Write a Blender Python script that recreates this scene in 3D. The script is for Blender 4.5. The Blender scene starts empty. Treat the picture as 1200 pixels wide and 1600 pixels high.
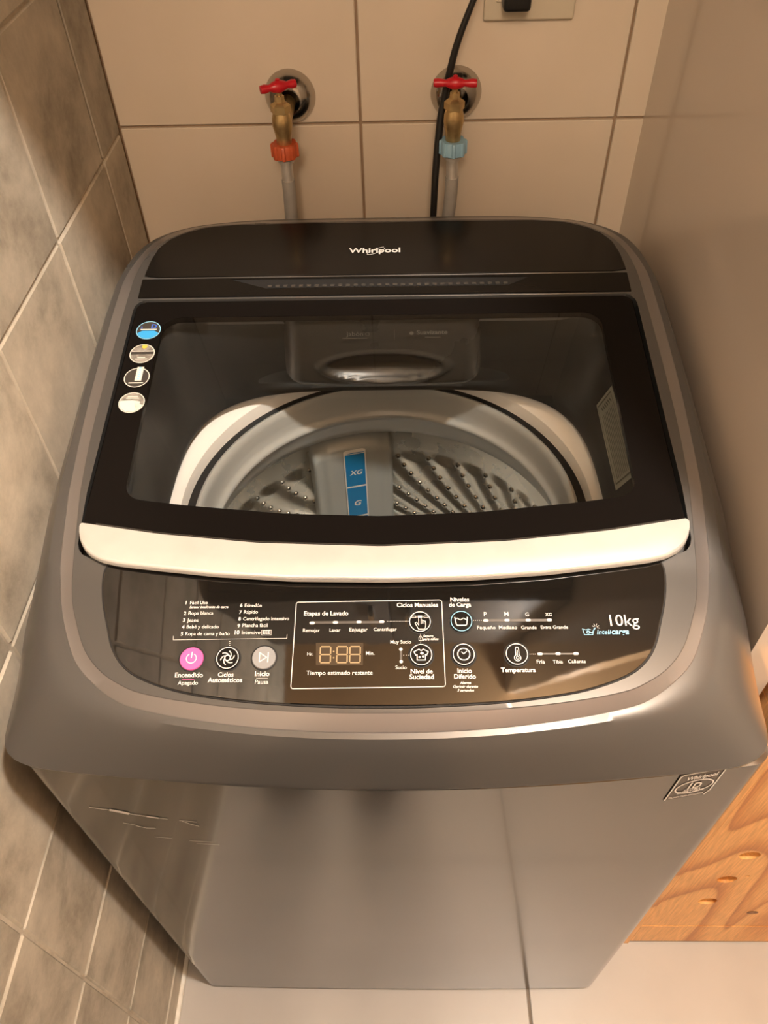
import bpy, bmesh, math, random
import numpy as np
from mathutils import Vector, Matrix

random.seed(4)
C = bpy.context.scene.collection
SC = bpy.context.scene

# ------------------------------------------------------------------ camera
cam_d = bpy.data.cameras.new('camera')
cam = bpy.data.objects.new('camera', cam_d)
C.objects.link(cam)
yaw, pit, rol = math.radians(-1.85234), math.radians(47.84273), math.radians(-1.84045)
fw = Vector((math.sin(yaw) * math.cos(pit), math.cos(yaw) * math.cos(pit), -math.sin(pit)))
rt = Vector((math.cos(yaw), -math.sin(yaw), 0))
up = rt.cross(fw)
r2 = rt * math.cos(rol) + up * math.sin(rol)
u2 = -rt * math.sin(rol) + up * math.cos(rol)
m = Matrix((r2, u2, -fw)).transposed().to_4x4()
m.translation = Vector((0.0086, -0.25358, 1.31553))
cam.matrix_world = m
cam_d.sensor_fit = 'VERTICAL'
cam_d.sensor_height = 24.0
cam_d.lens = 1227.12 / 1600 * 24.0
cam_d.clip_start = 0.02
SC.camera = cam

# ------------------------------------------------------------------ world, lamps, exposure
w = bpy.data.worlds.new('world')
SC.world = w
w.use_nodes = True
w.node_tree.nodes['Background'].inputs[0].default_value = (1.0, 0.80, 0.60, 1)
w.node_tree.nodes['Background'].inputs[1].default_value = 0.10
SC.view_settings.view_transform = 'Standard'
SC.view_settings.look = 'None'
SC.view_settings.gamma = 1.0
SC.view_settings.use_curve_mapping = False
SC.view_settings.exposure = 0.0


def lamp(name, kind, loc, power, col, size, aim=None, spread=None):
    d = bpy.data.lights.new(name, kind)
    d.energy = power
    d.color = col
    if kind == 'AREA':
        d.shape = 'DISK'
        d.size = size
        if spread:
            d.spread = spread
    else:
        d.shadow_soft_size = size
    o = bpy.data.objects.new(name, d)
    C.objects.link(o)
    o.location = loc
    if aim is not None:
        v = Vector(aim) - Vector(loc)
        o.rotation_euler = v.to_track_quat('-Z', 'Y').to_euler()
    return o


lamp('ceiling_lamp_light', 'POINT', (0.46, -0.22, 2.36), 132, (1.0, 0.945, 0.87), 0.05)
lamp('back_wall_fill_light', 'AREA', (-0.02, -1.55, 2.25), 27, (1.0, 0.78, 0.58), 0.5, (0.0, 0.7, 1.0))  # added warm fill behind the camera, brightens the back wall

# ------------------------------------------------------------------ material helpers


def mat(name, col, rough=0.5, metal=0.0, spec=0.5, coat=0.0, coat_rough=0.05,
        noise=None, bump=None, rnoise=None):
    """noise = (scale, col2, detail, lo, hi); bump = (scale, strength, distance); rnoise = (scale, lo, hi)"""
    M = bpy.data.materials.new(name)
    M.use_nodes = True
    nt = M.node_tree
    b = nt.nodes['Principled BSDF']
    b.inputs['Base Color'].default_value = (*col, 1)
    b.inputs['Roughness'].default_value = rough
    b.inputs['Metallic'].default_value = metal
    b.inputs['Specular IOR Level'].default_value = spec
    b.inputs['Coat Weight'].default_value = coat
    b.inputs['Coat Roughness'].default_value = coat_rough
    tc = nt.nodes.new('ShaderNodeTexCoord')
    if noise:
        n = nt.nodes.new('ShaderNodeTexNoise')
        n.inputs['Scale'].default_value = noise[0]
        n.inputs['Detail'].default_value = noise[2]
        nt.links.new(tc.outputs['Object'], n.inputs['Vector'])
        r = nt.nodes.new('ShaderNodeValToRGB')
        r.color_ramp.elements[0].position = noise[3]
        r.color_ramp.elements[0].color = (*col, 1)
        r.color_ramp.elements[1].position = noise[4]
        r.color_ramp.elements[1].color = (*noise[1], 1)
        nt.links.new(n.outputs['Fac'], r.inputs[0])
        nt.links.new(r.outputs[0], b.inputs['Base Color'])
    if rnoise:
        n = nt.nodes.new('ShaderNodeTexNoise')
        n.inputs['Scale'].default_value = rnoise[0]
        n.inputs['Detail'].default_value = 6
        nt.links.new(tc.outputs['Object'], n.inputs['Vector'])
        r = nt.nodes.new('ShaderNodeMapRange')
        r.inputs[1].default_value = 0.3
        r.inputs[2].default_value = 0.7
        r.inputs[3].default_value = rnoise[1]
        r.inputs[4].default_value = rnoise[2]
        nt.links.new(n.outputs['Fac'], r.inputs[0])
        nt.links.new(r.outputs[0], b.inputs['Roughness'])
    if bump:
        n = nt.nodes.new('ShaderNodeTexNoise')
        n.inputs['Scale'].default_value = bump[0]
        n.inputs['Detail'].default_value = 4
        nt.links.new(tc.outputs['Object'], n.inputs['Vector'])
        bp = nt.nodes.new('ShaderNodeBump')
        bp.inputs['Strength'].default_value = bump[1]
        bp.inputs['Distance'].default_value = bump[2]
        nt.links.new(n.outputs['Fac'], bp.inputs['Height'])
        nt.links.new(bp.outputs[0], b.inputs['Normal'])
    return M


def glass_mat(name, tint=(0.965, 0.965, 0.955), rough=0.01, ior=1.5):
    M = bpy.data.materials.new(name)
    M.use_nodes = True
    nt = M.node_tree
    nt.nodes.clear()
    out = nt.nodes.new('ShaderNodeOutputMaterial')
    mx = nt.nodes.new('ShaderNodeMixShader')
    fr = nt.nodes.new('ShaderNodeFresnel')
    fr.inputs[0].default_value = ior
    tr = nt.nodes.new('ShaderNodeBsdfTransparent')
    tr.inputs[0].default_value = (*tint, 1)
    gl = nt.nodes.new('ShaderNodeBsdfGlossy')
    gl.inputs['Roughness'].default_value = rough
    ge = nt.nodes.new('ShaderNodeNewGeometry')
    iv = nt.nodes.new('ShaderNodeMath')
    iv.operation = 'SUBTRACT'
    iv.inputs[0].default_value = 1.0
    nt.links.new(ge.outputs['Backfacing'], iv.inputs[1])
    mu = nt.nodes.new('ShaderNodeMath')
    mu.operation = 'MULTIPLY'
    nt.links.new(fr.outputs[0], mu.inputs[0])
    nt.links.new(iv.outputs[0], mu.inputs[1])
    nt.links.new(mu.outputs[0], mx.inputs[0])
    nt.links.new(tr.outputs[0], mx.inputs[1])
    nt.links.new(gl.outputs[0], mx.inputs[2])
    nt.links.new(mx.outputs[0], out.inputs[0])
    return M


def stone_tile_mat(name, dark, mid, light, scale, rough=0.6):
    M = bpy.data.materials.new(name)
    M.use_nodes = True
    nt = M.node_tree
    b = nt.nodes['Principled BSDF']
    b.inputs['Roughness'].default_value = rough
    geo = nt.nodes.new('ShaderNodeNewGeometry')
    oi = nt.nodes.new('ShaderNodeObjectInfo')
    ad = nt.nodes.new('ShaderNodeVectorMath')
    ad.operation = 'ADD'
    cb = nt.nodes.new('ShaderNodeCombineXYZ')
    ml = nt.nodes.new('ShaderNodeMath')
    ml.operation = 'MULTIPLY'
    ml.inputs[1].default_value = 40
    nt.links.new(oi.outputs['Random'], ml.inputs[0])
    nt.links.new(ml.outputs[0], cb.inputs[0])
    nt.links.new(geo.outputs['Position'], ad.inputs[0])
    nt.links.new(cb.outputs[0], ad.inputs[1])
    n = nt.nodes.new('ShaderNodeTexNoise')
    n.inputs['Scale'].default_value = scale
    n.inputs['Detail'].default_value = 9
    n.inputs['Roughness'].default_value = 0.70
    n.inputs['Distortion'].default_value = 0.15
    nt.links.new(ad.outputs[0], n.inputs['Vector'])
    r = nt.nodes.new('ShaderNodeValToRGB')
    e = r.color_ramp.elements
    e[0].position = 0.32
    e[0].color = (*dark, 1)
    e[1].position = 0.70
    e[1].color = (*light, 1)
    k = e.new(0.5)
    k.color = (*mid, 1)
    nt.links.new(n.outputs['Fac'], r.inputs[0])
    # per-tile tone
    mr = nt.nodes.new('ShaderNodeMapRange')
    mr.inputs[3].default_value = 0.84
    mr.inputs[4].default_value = 1.08
    nt.links.new(oi.outputs['Random'], mr.inputs[0])
    mx = nt.nodes.new('ShaderNodeVectorMath')
    mx.operation = 'SCALE'
    nt.links.new(r.outputs[0], mx.inputs[0])
    nt.links.new(mr.outputs[0], mx.inputs['Scale'])
    nt.links.new(mx.outputs[0], b.inputs['Base Color'])
    bp = nt.nodes.new('ShaderNodeBump')
    bp.inputs['Strength'].default_value = 0.35
    bp.inputs['Distance'].default_value = 0.002
    nt.links.new(n.outputs['Fac'], bp.inputs['Height'])
    nt.links.new(bp.outputs[0], b.inputs['Normal'])
    return M


def plywood_mat(name):
    M = bpy.data.materials.new(name)
    M.use_nodes = True
    nt = M.node_tree
    b = nt.nodes['Principled BSDF']
    b.inputs['Roughness'].default_value = 0.42
    tc = nt.nodes.new('ShaderNodeTexCoord')
    mp = nt.nodes.new('ShaderNodeMapping')
    mp.inputs['Scale'].default_value = (5.5, 5.5, 1.0)
    mp.inputs['Rotation'].default_value = (0, math.radians(24), 0)
    nt.links.new(tc.outputs['Object'], mp.inputs[0])
    n = nt.nodes.new('ShaderNodeTexNoise')
    n.inputs['Scale'].default_value = 1.0
    n.inputs['Detail'].default_value = 2.0
    n.inputs['Distortion'].default_value = 0.25
    nt.links.new(mp.outputs[0], n.inputs['Vector'])
    k = nt.nodes.new('ShaderNodeMath')
    k.operation = 'MULTIPLY'
    k.inputs[1].default_value = 11
    nt.links.new(n.outputs['Fac'], k.inputs[0])
    f = nt.nodes.new('ShaderNodeMath')
    f.operation = 'FRACT'
    nt.links.new(k.outputs[0], f.inputs[0])
    r = nt.nodes.new('ShaderNodeValToRGB')
    e = r.color_ramp.elements
    e[0].position = 0.0
    e[0].color = (0.76, 0.40, 0.135, 1)
    e[1].position = 1.0
    e[1].color = (0.76, 0.40, 0.135, 1)
    for p_, c_ in ((0.45, (0.74, 0.38, 0.125, 1)), (0.72, (0.60, 0.26, 0.07, 1)), (0.88, (0.47, 0.18, 0.045, 1)), (0.93, (0.70, 0.35, 0.11, 1))):
        q = e.new(p_)
        q.color = c_
    nt.links.new(f.outputs[0], r.inputs[0])
    # fine pores along the grain
    mp2 = nt.nodes.new('ShaderNodeMapping')
    mp2.inputs['Scale'].default_value = (420, 420, 26)
    mp2.inputs['Rotation'].default_value = (0, math.radians(24), 0)
    nt.links.new(tc.outputs['Object'], mp2.inputs[0])
    n2 = nt.nodes.new('ShaderNodeTexNoise')
    n2.inputs['Scale'].default_value = 1.0
    n2.inputs['Detail'].default_value = 3.0
    nt.links.new(mp2.outputs[0], n2.inputs['Vector'])
    mr = nt.nodes.new('ShaderNodeMapRange')
    mr.inputs[1].default_value = 0.35
    mr.inputs[2].default_value = 0.65
    mr.inputs[3].default_value = 0.82
    mr.inputs[4].default_value = 1.10
    nt.links.new(n2.outputs['Fac'], mr.inputs[0])
    mx = nt.nodes.new('ShaderNodeVectorMath')
    mx.operation = 'SCALE'
    nt.links.new(r.outputs[0], mx.inputs[0])
    nt.links.new(mr.outputs[0], mx.inputs['Scale'])
    nt.links.new(mx.outputs[0], b.inputs['Base Color'])
    bp = nt.nodes.new('ShaderNodeBump')
    bp.inputs['Strength'].default_value = 0.3
    bp.inputs['Distance'].default_value = 0.0006
    nt.links.new(n2.outputs['Fac'], bp.inputs['Height'])
    nt.links.new(bp.outputs[0], b.inputs['Normal'])
    return M


M_back = mat('cream_wall_tile', (0.66, 0.555, 0.435), 0.42, noise=(7, (0.62, 0.52, 0.40), 4, 0.35, 0.7), bump=(60, 0.08, 0.001))
M_grout_b = mat('tan_grout', (0.27, 0.18, 0.11), 0.9, noise=(40, (0.33, 0.23, 0.15), 5, 0.3, 0.7))
M_left = stone_tile_mat('worn_stone_tile', (0.27, 0.235, 0.18), (0.49, 0.435, 0.345), (0.68, 0.60, 0.48), 9)
M_grout_l = mat('pale_grout', (0.56, 0.49, 0.39), 0.9, noise=(50, (0.42, 0.36, 0.28), 6, 0.4, 0.7), bump=(300, 0.5, 0.001))
M_floor = mat('grey_floor_tile', (0.41, 0.385, 0.355), 0.34, noise=(6, (0.36, 0.335, 0.305), 8, 0.35, 0.75), bump=(40, 0.06, 0.001))
M_grout_f = mat('floor_grout', (0.17, 0.14, 0.11), 0.9, noise=(40, (0.22, 0.18, 0.14), 5, 0.3, 0.7))
M_caulk = mat('white_caulk', (0.72, 0.68, 0.60), 0.5, noise=(60, (0.55, 0.5, 0.42), 4, 0.4, 0.8))
M_right = mat('glossy_beige_laminate', (0.60, 0.52, 0.44), 0.16, spec=0.6, coat=0.5, coat_rough=0.08, noise=(3, (0.57, 0.49, 0.41), 3, 0.4, 0.7))
M_ceil = mat('brown_wood_ceiling', (0.62, 0.38, 0.19), 0.5, noise=(5, (0.52, 0.31, 0.15), 6, 0.35, 0.7))
M_room = mat('beige_room_wall', (0.50, 0.42, 0.32), 0.7, noise=(4, (0.47, 0.39, 0.30), 4, 0.35, 0.7))
M_dark = mat('dark_cabinet_laminate', (0.030, 0.026, 0.022), 0.6, noise=(8, (0.045, 0.038, 0.03), 4, 0.35, 0.7))
M_ply = plywood_mat('orange_plywood')
M_plyend = mat('plywood_edge', (0.62, 0.36, 0.15), 0.5, noise=(120, (0.42, 0.20, 0.07), 4, 0.4, 0.7))
M_cover = mat('grey_cover_plastic', (0.078, 0.0765, 0.074), 0.30, metal=0.3, coat=0.3, coat_rough=0.08, rnoise=(4, 0.26, 0.36))
M_bevel = mat('brushed_bevel', (0.235, 0.222, 0.218), 0.28, metal=0.6, coat=0.3, coat_rough=0.12)
M_front = mat('grey_metallic_cabinet', (0.168, 0.165, 0.158), 0.17, metal=0.92, coat=0.22, coat_rough=0.06, rnoise=(5, 0.14, 0.22))
M_black = mat('black_gloss_plastic', (0.008, 0.007, 0.006), 0.2, spec=0.14, rnoise=(30, 0.16, 0.26))
M_panel = mat('black_console_gloss', (0.008, 0.007, 0.006), 0.035, spec=0.8, coat=0.3, coat_rough=0.03, bump=(9, 0.10, 0.002))
M_frame = mat('black_enamel_glass', (0.0065, 0.0055, 0.005), 0.16, spec=0.05)
M_gap = mat('dark_gap', (0.006, 0.006, 0.006), 0.7)
M_alu = mat('champagne_handle', (0.52, 0.505, 0.47), 0.5, metal=0.15, noise=(40, (0.49, 0.475, 0.44), 3, 0.4, 0.7))
M_aluedge = mat('bright_handle_edge', (0.85, 0.83, 0.80), 0.25, metal=0.6)
M_funnel = mat('dark_tub_cover_plastic', (0.030, 0.030, 0.029), 0.34, rnoise=(8, 0.28, 0.4))
M_disp = mat('dark_dispenser_plastic', (0.038, 0.035, 0.030), 0.28, rnoise=(8, 0.2, 0.35))
M_white = mat('white_tub_plastic', (0.90, 0.875, 0.84), 0.30, noise=(8, (0.87, 0.845, 0.81), 3, 0.4, 0.7))
M_bal = mat('grey_balance_ring', (0.43, 0.44, 0.425), 0.28, noise=(8, (0.40, 0.41, 0.395), 3, 0.4, 0.7))
M_steel = mat('drum_stainless', (0.80, 0.76, 0.69), 0.28, metal=1.0, rnoise=(25, 0.20, 0.34))
M_hole = mat('drum_hole_dark', (0.03, 0.025, 0.02), 0.5)
M_filter = mat('grey_filter_plastic', (0.40, 0.425, 0.41), 0.35, noise=(10, (0.37, 0.39, 0.38), 3, 0.4, 0.7))
M_blue = mat('blue_sticker', (0.008, 0.20, 0.50), 0.35, noise=(30, (0.010, 0.23, 0.54), 2, 0.4, 0.6))
M_print = mat('white_print', (0.86, 0.83, 0.78), 0.5)
M_cyan = mat('pale_blue_print', (0.28, 0.60, 0.82), 0.5)
M_dim = mat('faint_grey_print', (0.16, 0.15, 0.13), 0.5)
M_track = mat('smoky_track_print', (0.085, 0.078, 0.07), 0.35)
M_amber = mat('amber_segment', (0.36, 0.27, 0.14), 0.5)
M_dispwin = mat('smoky_display_window', (0.060, 0.045, 0.030), 0.12)
M_pink = mat('pink_button', (0.82, 0.13, 0.42), 0.35)
M_gbtn = mat('grey_button', (0.28, 0.29, 0.30), 0.35)
M_led = mat('white_indicator', (0.92, 0.90, 0.84), 0.4)
M_brass = mat('aged_brass', (0.60, 0.43, 0.20), 0.34, metal=0.8, noise=(60, (0.40, 0.27, 0.12), 6, 0.4, 0.65), bump=(120, 0.3, 0.001))
M_chrome = mat('chrome', (0.72, 0.69, 0.64), 0.12, metal=1.0, rnoise=(30, 0.08, 0.2))
M_ferr = mat('satin_aluminium', (0.72, 0.69, 0.64), 0.4, metal=0.7, noise=(60, (0.6, 0.57, 0.52), 3, 0.4, 0.7))
M_flange = mat('worn_chrome_flange', (0.50, 0.47, 0.43), 0.16, metal=1.0, rnoise=(30, 0.10, 0.24))
M_vent = mat('grey_vent_plastic', (0.10, 0.098, 0.092), 0.2, metal=0.6)
M_red = mat('red_handle_paint', (0.50, 0.010, 0.018), 0.35)
M_orange = mat('orange_nut_plastic', (0.50, 0.085, 0.025), 0.45, noise=(60, (0.42, 0.07, 0.02), 3, 0.4, 0.7))
M_bluenut = mat('blue_nut_plastic', (0.26, 0.44, 0.55), 0.45, noise=(60, (0.22, 0.38, 0.50), 3, 0.4, 0.7))
M_hose = mat('grey_hose_rubber', (0.34, 0.32, 0.29), 0.45, noise=(60, (0.30, 0.28, 0.25), 3, 0.4, 0.7))
M_cord = mat('black_rubber', (0.010, 0.009, 0.008), 0.4)
M_plate = mat('ivory_outlet_plate', (0.60, 0.52, 0.39), 0.4)
M_stlab = mat('grey_paper_label', (0.36, 0.36, 0.30), 0.6)
M_stline = mat('label_print', (0.10, 0.10, 0.08), 0.6)
M_stk_grey = mat('sticker_grey', (0.16, 0.15, 0.13), 0.4, noise=(160, (0.30, 0.28, 0.25), 3, 0.4, 0.6))
M_stk_dark = mat('sticker_dark', (0.045, 0.04, 0.035), 0.4)
M_stk_white = mat('sticker_white', (0.72, 0.69, 0.62), 0.4)
M_yellow = mat('sticker_yellow', (0.75, 0.50, 0.08), 0.4)
M_deepblue = mat('sticker_deep_blue', (0.05, 0.16, 0.75), 0.4)
M_glass = glass_mat('lid_window_glass')

# ------------------------------------------------------------------ object helpers


def obj(name, verts, faces, m, parent=None, smooth=True, mats=None, fmi=None):
    me = bpy.data.meshes.new(name)
    me.from_pydata([tuple(float(c) for c in v) for v in verts], [], [tuple(int(i) for i in f) for f in faces])
    me.materials.append(m)
    for x in (mats or []):
        me.materials.append(x)
    if fmi:
        me.polygons.foreach_set('material_index', fmi)
    if smooth:
        me.polygons.foreach_set('use_smooth', [True] * len(me.polygons))
    me.update()
    o = bpy.data.objects.new(name, me)
    C.objects.link(o)
    if parent:
        o.parent = parent
        o.matrix_parent_inverse = Matrix.Translation(-parent.location)
    return o


def fix(o, sharp=35):
    """recalculate normals outward and mark sharp edges by angle"""
    bm = bmesh.new()
    bm.from_mesh(o.data)
    bmesh.ops.recalc_face_normals(bm, faces=bm.faces)
    for e in bm.edges:
        if len(e.link_faces) == 2 and e.calc_face_angle(0) > math.radians(sharp):
            e.smooth = False
    bm.to_mesh(o.data)
    bm.free()
    return o


def bmo(name, bm, m, parent=None, sharp=35):
    me = bpy.data.meshes.new(name)
    bm.to_mesh(me)
    bm.free()
    me.materials.append(m)
    me.polygons.foreach_set('use_smooth', [True] * len(me.polygons))
    o = bpy.data.objects.new(name, me)
    C.objects.link(o)
    if parent:
        o.parent = parent
        o.matrix_parent_inverse = Matrix.Translation(-parent.location)
    return fix(o, sharp)


def add_box(bm, lo, hi, bev=0.0, seg=2):
    r = bmesh.ops.create_cube(bm, size=1.0)
    c = [(a + b) / 2 for a, b in zip(lo, hi)]
    s = [b - a for a, b in zip(lo, hi)]
    for v in r['verts']:
        v.co = Vector((c[0] + v.co.x * s[0], c[1] + v.co.y * s[1], c[2] + v.co.z * s[2]))
    if bev:
        es = list({e for v in r['verts'] for e in v.link_edges})
        bmesh.ops.bevel(bm, geom=es, offset=bev, segments=seg, affect='EDGES', profile=0.5)


def box(name, lo, hi, m, parent=None, bev=0.0, seg=2):
    bm = bmesh.new()
    add_box(bm, lo, hi, bev, seg)
    return bmo(name, bm, m, parent)


def empty(name, loc, label=None, cat=None, group=None):
    o = bpy.data.objects.new(name, None)
    C.objects.link(o)
    o.location = loc
    o.empty_display_size = 0.05
    if label:
        o['label'] = label
        o['category'] = cat
    if group:
        o['group'] = group
    return o


def loft(name, rings, m, parent=None, cap0=False, cap1=False, sharp=35, extra=None, fm=None):
    n = len(rings[0])
    V = [p for r in rings for p in r]
    F = []
    mi = []
    for k in range(len(rings) - 1):
        for i in range(n):
            j = (i + 1) % n
            F.append((k * n + i, k * n + j, (k + 1) * n + j, (k + 1) * n + i))
            mi.append(fm[k] if fm else 0)
    if cap0:
        F.append(tuple(range(n))[::-1])
        mi.append(0)
    if cap1:
        F.append(tuple(range((len(rings) - 1) * n, len(rings) * n)))
        mi.append(0)
    o = obj(name, V, F, m, parent, mats=extra, fmi=mi)
    return fix(o, sharp)


def tube(name, pts, rad, m, parent=None, seg=14, sub=6, cap=True):
    P = [Vector(p) for p in pts]
    R = rad if isinstance(rad, (list, tuple)) else [rad] * len(P)
    Q, RR = [], []
    if sub > 1 and len(P) > 2:
        for i in range(len(P) - 1):
            a = P[max(i - 1, 0)]
            b = P[i]
            c = P[i + 1]
            d = P[min(i + 2, len(P) - 1)]
            for k in range(sub):
                t = k / sub
                Q.append(0.5 * ((2 * b) + (c - a) * t + (2 * a - 5 * b + 4 * c - d) * t * t + (3 * b - a - 3 * c + d) * t ** 3))
                RR.append(R[i] * (1 - t) + R[i + 1] * t)
        Q.append(P[-1])
        RR.append(R[-1])
    else:
        Q, RR = P, R
    rings = []
    t0 = (Q[1] - Q[0]).normalized()
    nrm = t0.orthogonal().normalized()
    for i, q in enumerate(Q):
        t = (Q[min(i + 1, len(Q) - 1)] - Q[max(i - 1, 0)]).normalized()
        nrm = (nrm - t * nrm.dot(t)).normalized()
        bn = t.cross(nrm)
        rings.append([q + (nrm * math.cos(a) + bn * math.sin(a)) * RR[i] for a in [2 * math.pi * k / seg for k in range(seg)]])
    return loft(name, rings, m, parent, cap, cap, sharp=50)


def lathe(name, prof, cx, cy, m, parent=None, seg=32, cap0=True, cap1=True, sharp=40, cz=0.0, hexa=None):
    rings = []
    for r, z in prof:
        rings.append([(cx + r * math.cos(2 * math.pi * k / seg), cy + r * math.sin(2 * math.pi * k / seg), cz + z) for k in range(seg)])
    return loft(name, rings, m, parent, cap0, cap1, sharp=sharp)


def apply_bool(o, cutters):
    for c in cutters:
        md = o.modifiers.new('cut', 'BOOLEAN')
        md.object = c
        md.operation = 'DIFFERENCE'
        md.solver = 'EXACT'
    bpy.context.view_layer.update()
    dg = bpy.context.evaluated_depsgraph_get()
    me = bpy.data.meshes.new_from_object(o.evaluated_get(dg), depsgraph=dg)
    o.modifiers.clear()
    o.data = me
    for c in cutters:
        bpy.data.objects.remove(c)
    return fix(o)


_tc = None


def text_pts(s, bold, ital):
    """2D outline mesh of a string in unit size: verts (x,y), faces"""
    cu = bpy.data.curves.new('t', 'FONT')
    cu.body = s
    cu.size = 1.0
    cu.resolution_u = 3
    cu.offset = 0.022 if bold else (0.007 if bold is None else 0.0)
    cu.shear = 0.25 if ital else 0.0
    o = bpy.data.objects.new('t', cu)
    C.objects.link(o)
    bpy.context.view_layer.update()
    dg = bpy.context.evaluated_depsgraph_get()
    me = bpy.data.meshes.new_from_object(o.evaluated_get(dg), depsgraph=dg)
    V = [(v.co.x, v.co.y) for v in me.vertices]
    F = [tuple(p.vertices) for p in me.polygons]
    bpy.data.objects.remove(o)
    bpy.data.curves.remove(cu)
    bpy.data.meshes.remove(me)
    return V, F


class Print:
    """collects flat print on a surface f(u, v) -> point, built as one mesh"""

    def __init__(self, f):
        self.f = f
        self.V = []
        self.F = []

    def add(self, V, F):
        k = len(self.V)
        self.V += [self.f(x, y) for x, y in V]
        self.F += [tuple(i + k for i in q) for q in F]

    def text(self, s, u0, u1, v, bold=False, ital=False, hs=1.0):
        V, F = text_pts(s, bold, ital)
        x0 = min(p[0] for p in V)
        x1 = max(p[0] for p in V)
        k = (u1 - u0) / (x1 - x0)
        if len(s) == 1 and s.isdigit():
            k = 0.0040
        self.add([(u0 + (x - x0) * k, v + y * k * hs) for x, y in V], F)

    def line(self, pts, wd, closed=False):
        n = len(pts)
        for i in range(n if closed else n - 1):
            a = Vector(pts[i])
            b = Vector(pts[(i + 1) % n])
            d = (b - a)
            if d.length < 1e-9:
                continue
            d.normalize()
            nn = Vector((-d.y, d.x)) * wd / 2
            a2 = a - d * wd * 0.3
            b2 = b + d * wd * 0.3
            self.add([a2 + nn, a2 - nn, b2 - nn, b2 + nn], [(0, 1, 2, 3)])

    def ring(self, c, r, wd, n=40, a0=0.0, a1=360.0, ry=None):
        ry = ry or r
        V = []
        F = []
        for i in range(n + 1):
            a = math.radians(a0 + (a1 - a0) * i / n)
            for q in (-wd / 2, wd / 2):
                V.append((c[0] + (r + q) * math.cos(a), c[1] + (ry + q) * math.sin(a)))
        for i in range(n):
            F.append((2 * i, 2 * i + 1, 2 * i + 3, 2 * i + 2))
        self.add(V, F)

    def poly(self, pts):
        self.add(pts, [tuple(range(len(pts)))])

    def disc(self, c, r, n=24, ry=None):
        ry = ry or r
        self.poly([(c[0] + r * math.cos(2 * math.pi * i / n), c[1] + ry * math.sin(2 * math.pi * i / n)) for i in range(n)])

    def build(self, name, m, parent):
        return obj(name, self.V, self.F, m, parent, smooth=False)


def structure(o):
    o['kind'] = 'structure'
    return o


# ------------------------------------------------------------------ room shell
XL, YB = -0.32, 0.70
XR = 0.294
ZC = 2.45
wl = structure(box('wall_left', (XL - 0.12, -2.2, 0), (XL - 0.0020, YB + 0.1, ZC), M_grout_l))
wb = structure(box('wall_back', (XL - 0.006, YB + 0.004, 0), (1.7, YB + 0.12, ZC), M_grout_b))
wr = structure(box('wall_right', (XR, 0.095, 0), (XR + 0.03, YB + 0.004, ZC), M_right))
structure(box('wall_far_right', (1.6, -2.2, 0), (1.7, YB + 0.004, ZC), M_room))
structure(box('wall_front', (XL - 0.12, -2.3, 0), (1.7, -2.2, ZC), M_room))
structure(box('ceiling', (XL - 0.12, -2.3, ZC), (1.7, YB + 0.12, ZC + 0.08), M_ceil))
fl = structure(box('floor', (XL - 0.12, -2.3, -0.1), (1.7, YB + 0.12, -0.003), M_grout_f))


def tile_mesh(name, dims, bev, m):
    bm = bmesh.new()
    add_box(bm, [-d / 2 for d in dims], [d / 2 for d in dims], bev, 1)
    me = bpy.data.meshes.new(name)
    bm.to_mesh(me)
    bm.free()
    me.materials.append(m)
    return me


_tm = {}


def tile(name, lo, hi, bev, m, parent, jit=(0, 0, 0)):
    dims = tuple(round(b - a, 5) for a, b in zip(lo, hi))
    key = (dims, m.name)
    if key not in _tm:
        _tm[key] = tile_mesh(name, dims, bev, m)
    o = bpy.data.objects.new(name, _tm[key])
    C.objects.link(o)
    o.parent = parent
    o.location = [(a + b) / 2 + random.uniform(-j, j) for a, b, j in zip(lo, hi, jit)]
    return o


# left wall: square worn stone tiles
g = 0.0022
ys = [-2.2] + [-0.07 - 0.174 * k for k in range(12, 0, -1)] + [-0.07, 0.103, 0.275, 0.447, 0.621, 0.699]
zs = [0.0, 0.05, 0.226, 0.402, 0.577, 0.756, 0.935, 1.109] + [1.109 + 0.175 * k for k in range(1, 8)] + [ZC]
for a, b in zip(ys[:-1], ys[1:]):
    for c, d in zip(zs[:-1], zs[1:]):
        if b - a < 0.02 or d - c < 0.02:
            continue
        tile('wall_tile', (XL - 0.007, a + g / 2, c + g / 2), (XL, b - g / 2, d - g / 2), 0.0022, M_left, wl, (0.0005, 0.0004, 0.0004))
# back wall: large cream tiles
g = 0.003
xs = [XL, -0.035, 0.261, 0.557, 0.853, 1.149, 1.445, 1.6]
zb = [0.0, 0.04, 0.49, 0.94, 1.39, 1.84, 2.29, ZC]
for i, (a, b) in enumerate(zip(xs[:-1], xs[1:])):
    for c, d in zip(zb[:-1], zb[1:]):
        tile('wall_tile', (a + g / 2, YB, c + g / 2), (b - g / 2, YB + 0.005, d - g / 2), 0.001, M_back, wb)
# floor: large tiles, one joint running to the machine and one across
g = 0.004
xf = [XL - 0.005, 0.187, 0.787, 1.387, 1.6]
yf = [-2.2, -1.96, -1.36, -0.76, -0.16, 0.44, 0.7]
for a, b in zip(xf[:-1], xf[1:]):
    for c, d in zip(yf[:-1], yf[1:]):
        tile('floor_tile', (a + g / 2, c + g / 2, -0.012), (b - g / 2, d - g / 2, 0.0), 0.001, M_floor, fl)
# pale caulk line where the left wall meets the floor
tr = structure(tube('trim_1', [(XL + 0.002, -2.19, 0.0015), (XL + 0.002, -0.8, 0.0015), (XL + 0.002, 0.0, 0.0015), (XL + 0.002, 0.69, 0.0015)], 0.0045, M_caulk, seg=8, sub=3))

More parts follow.
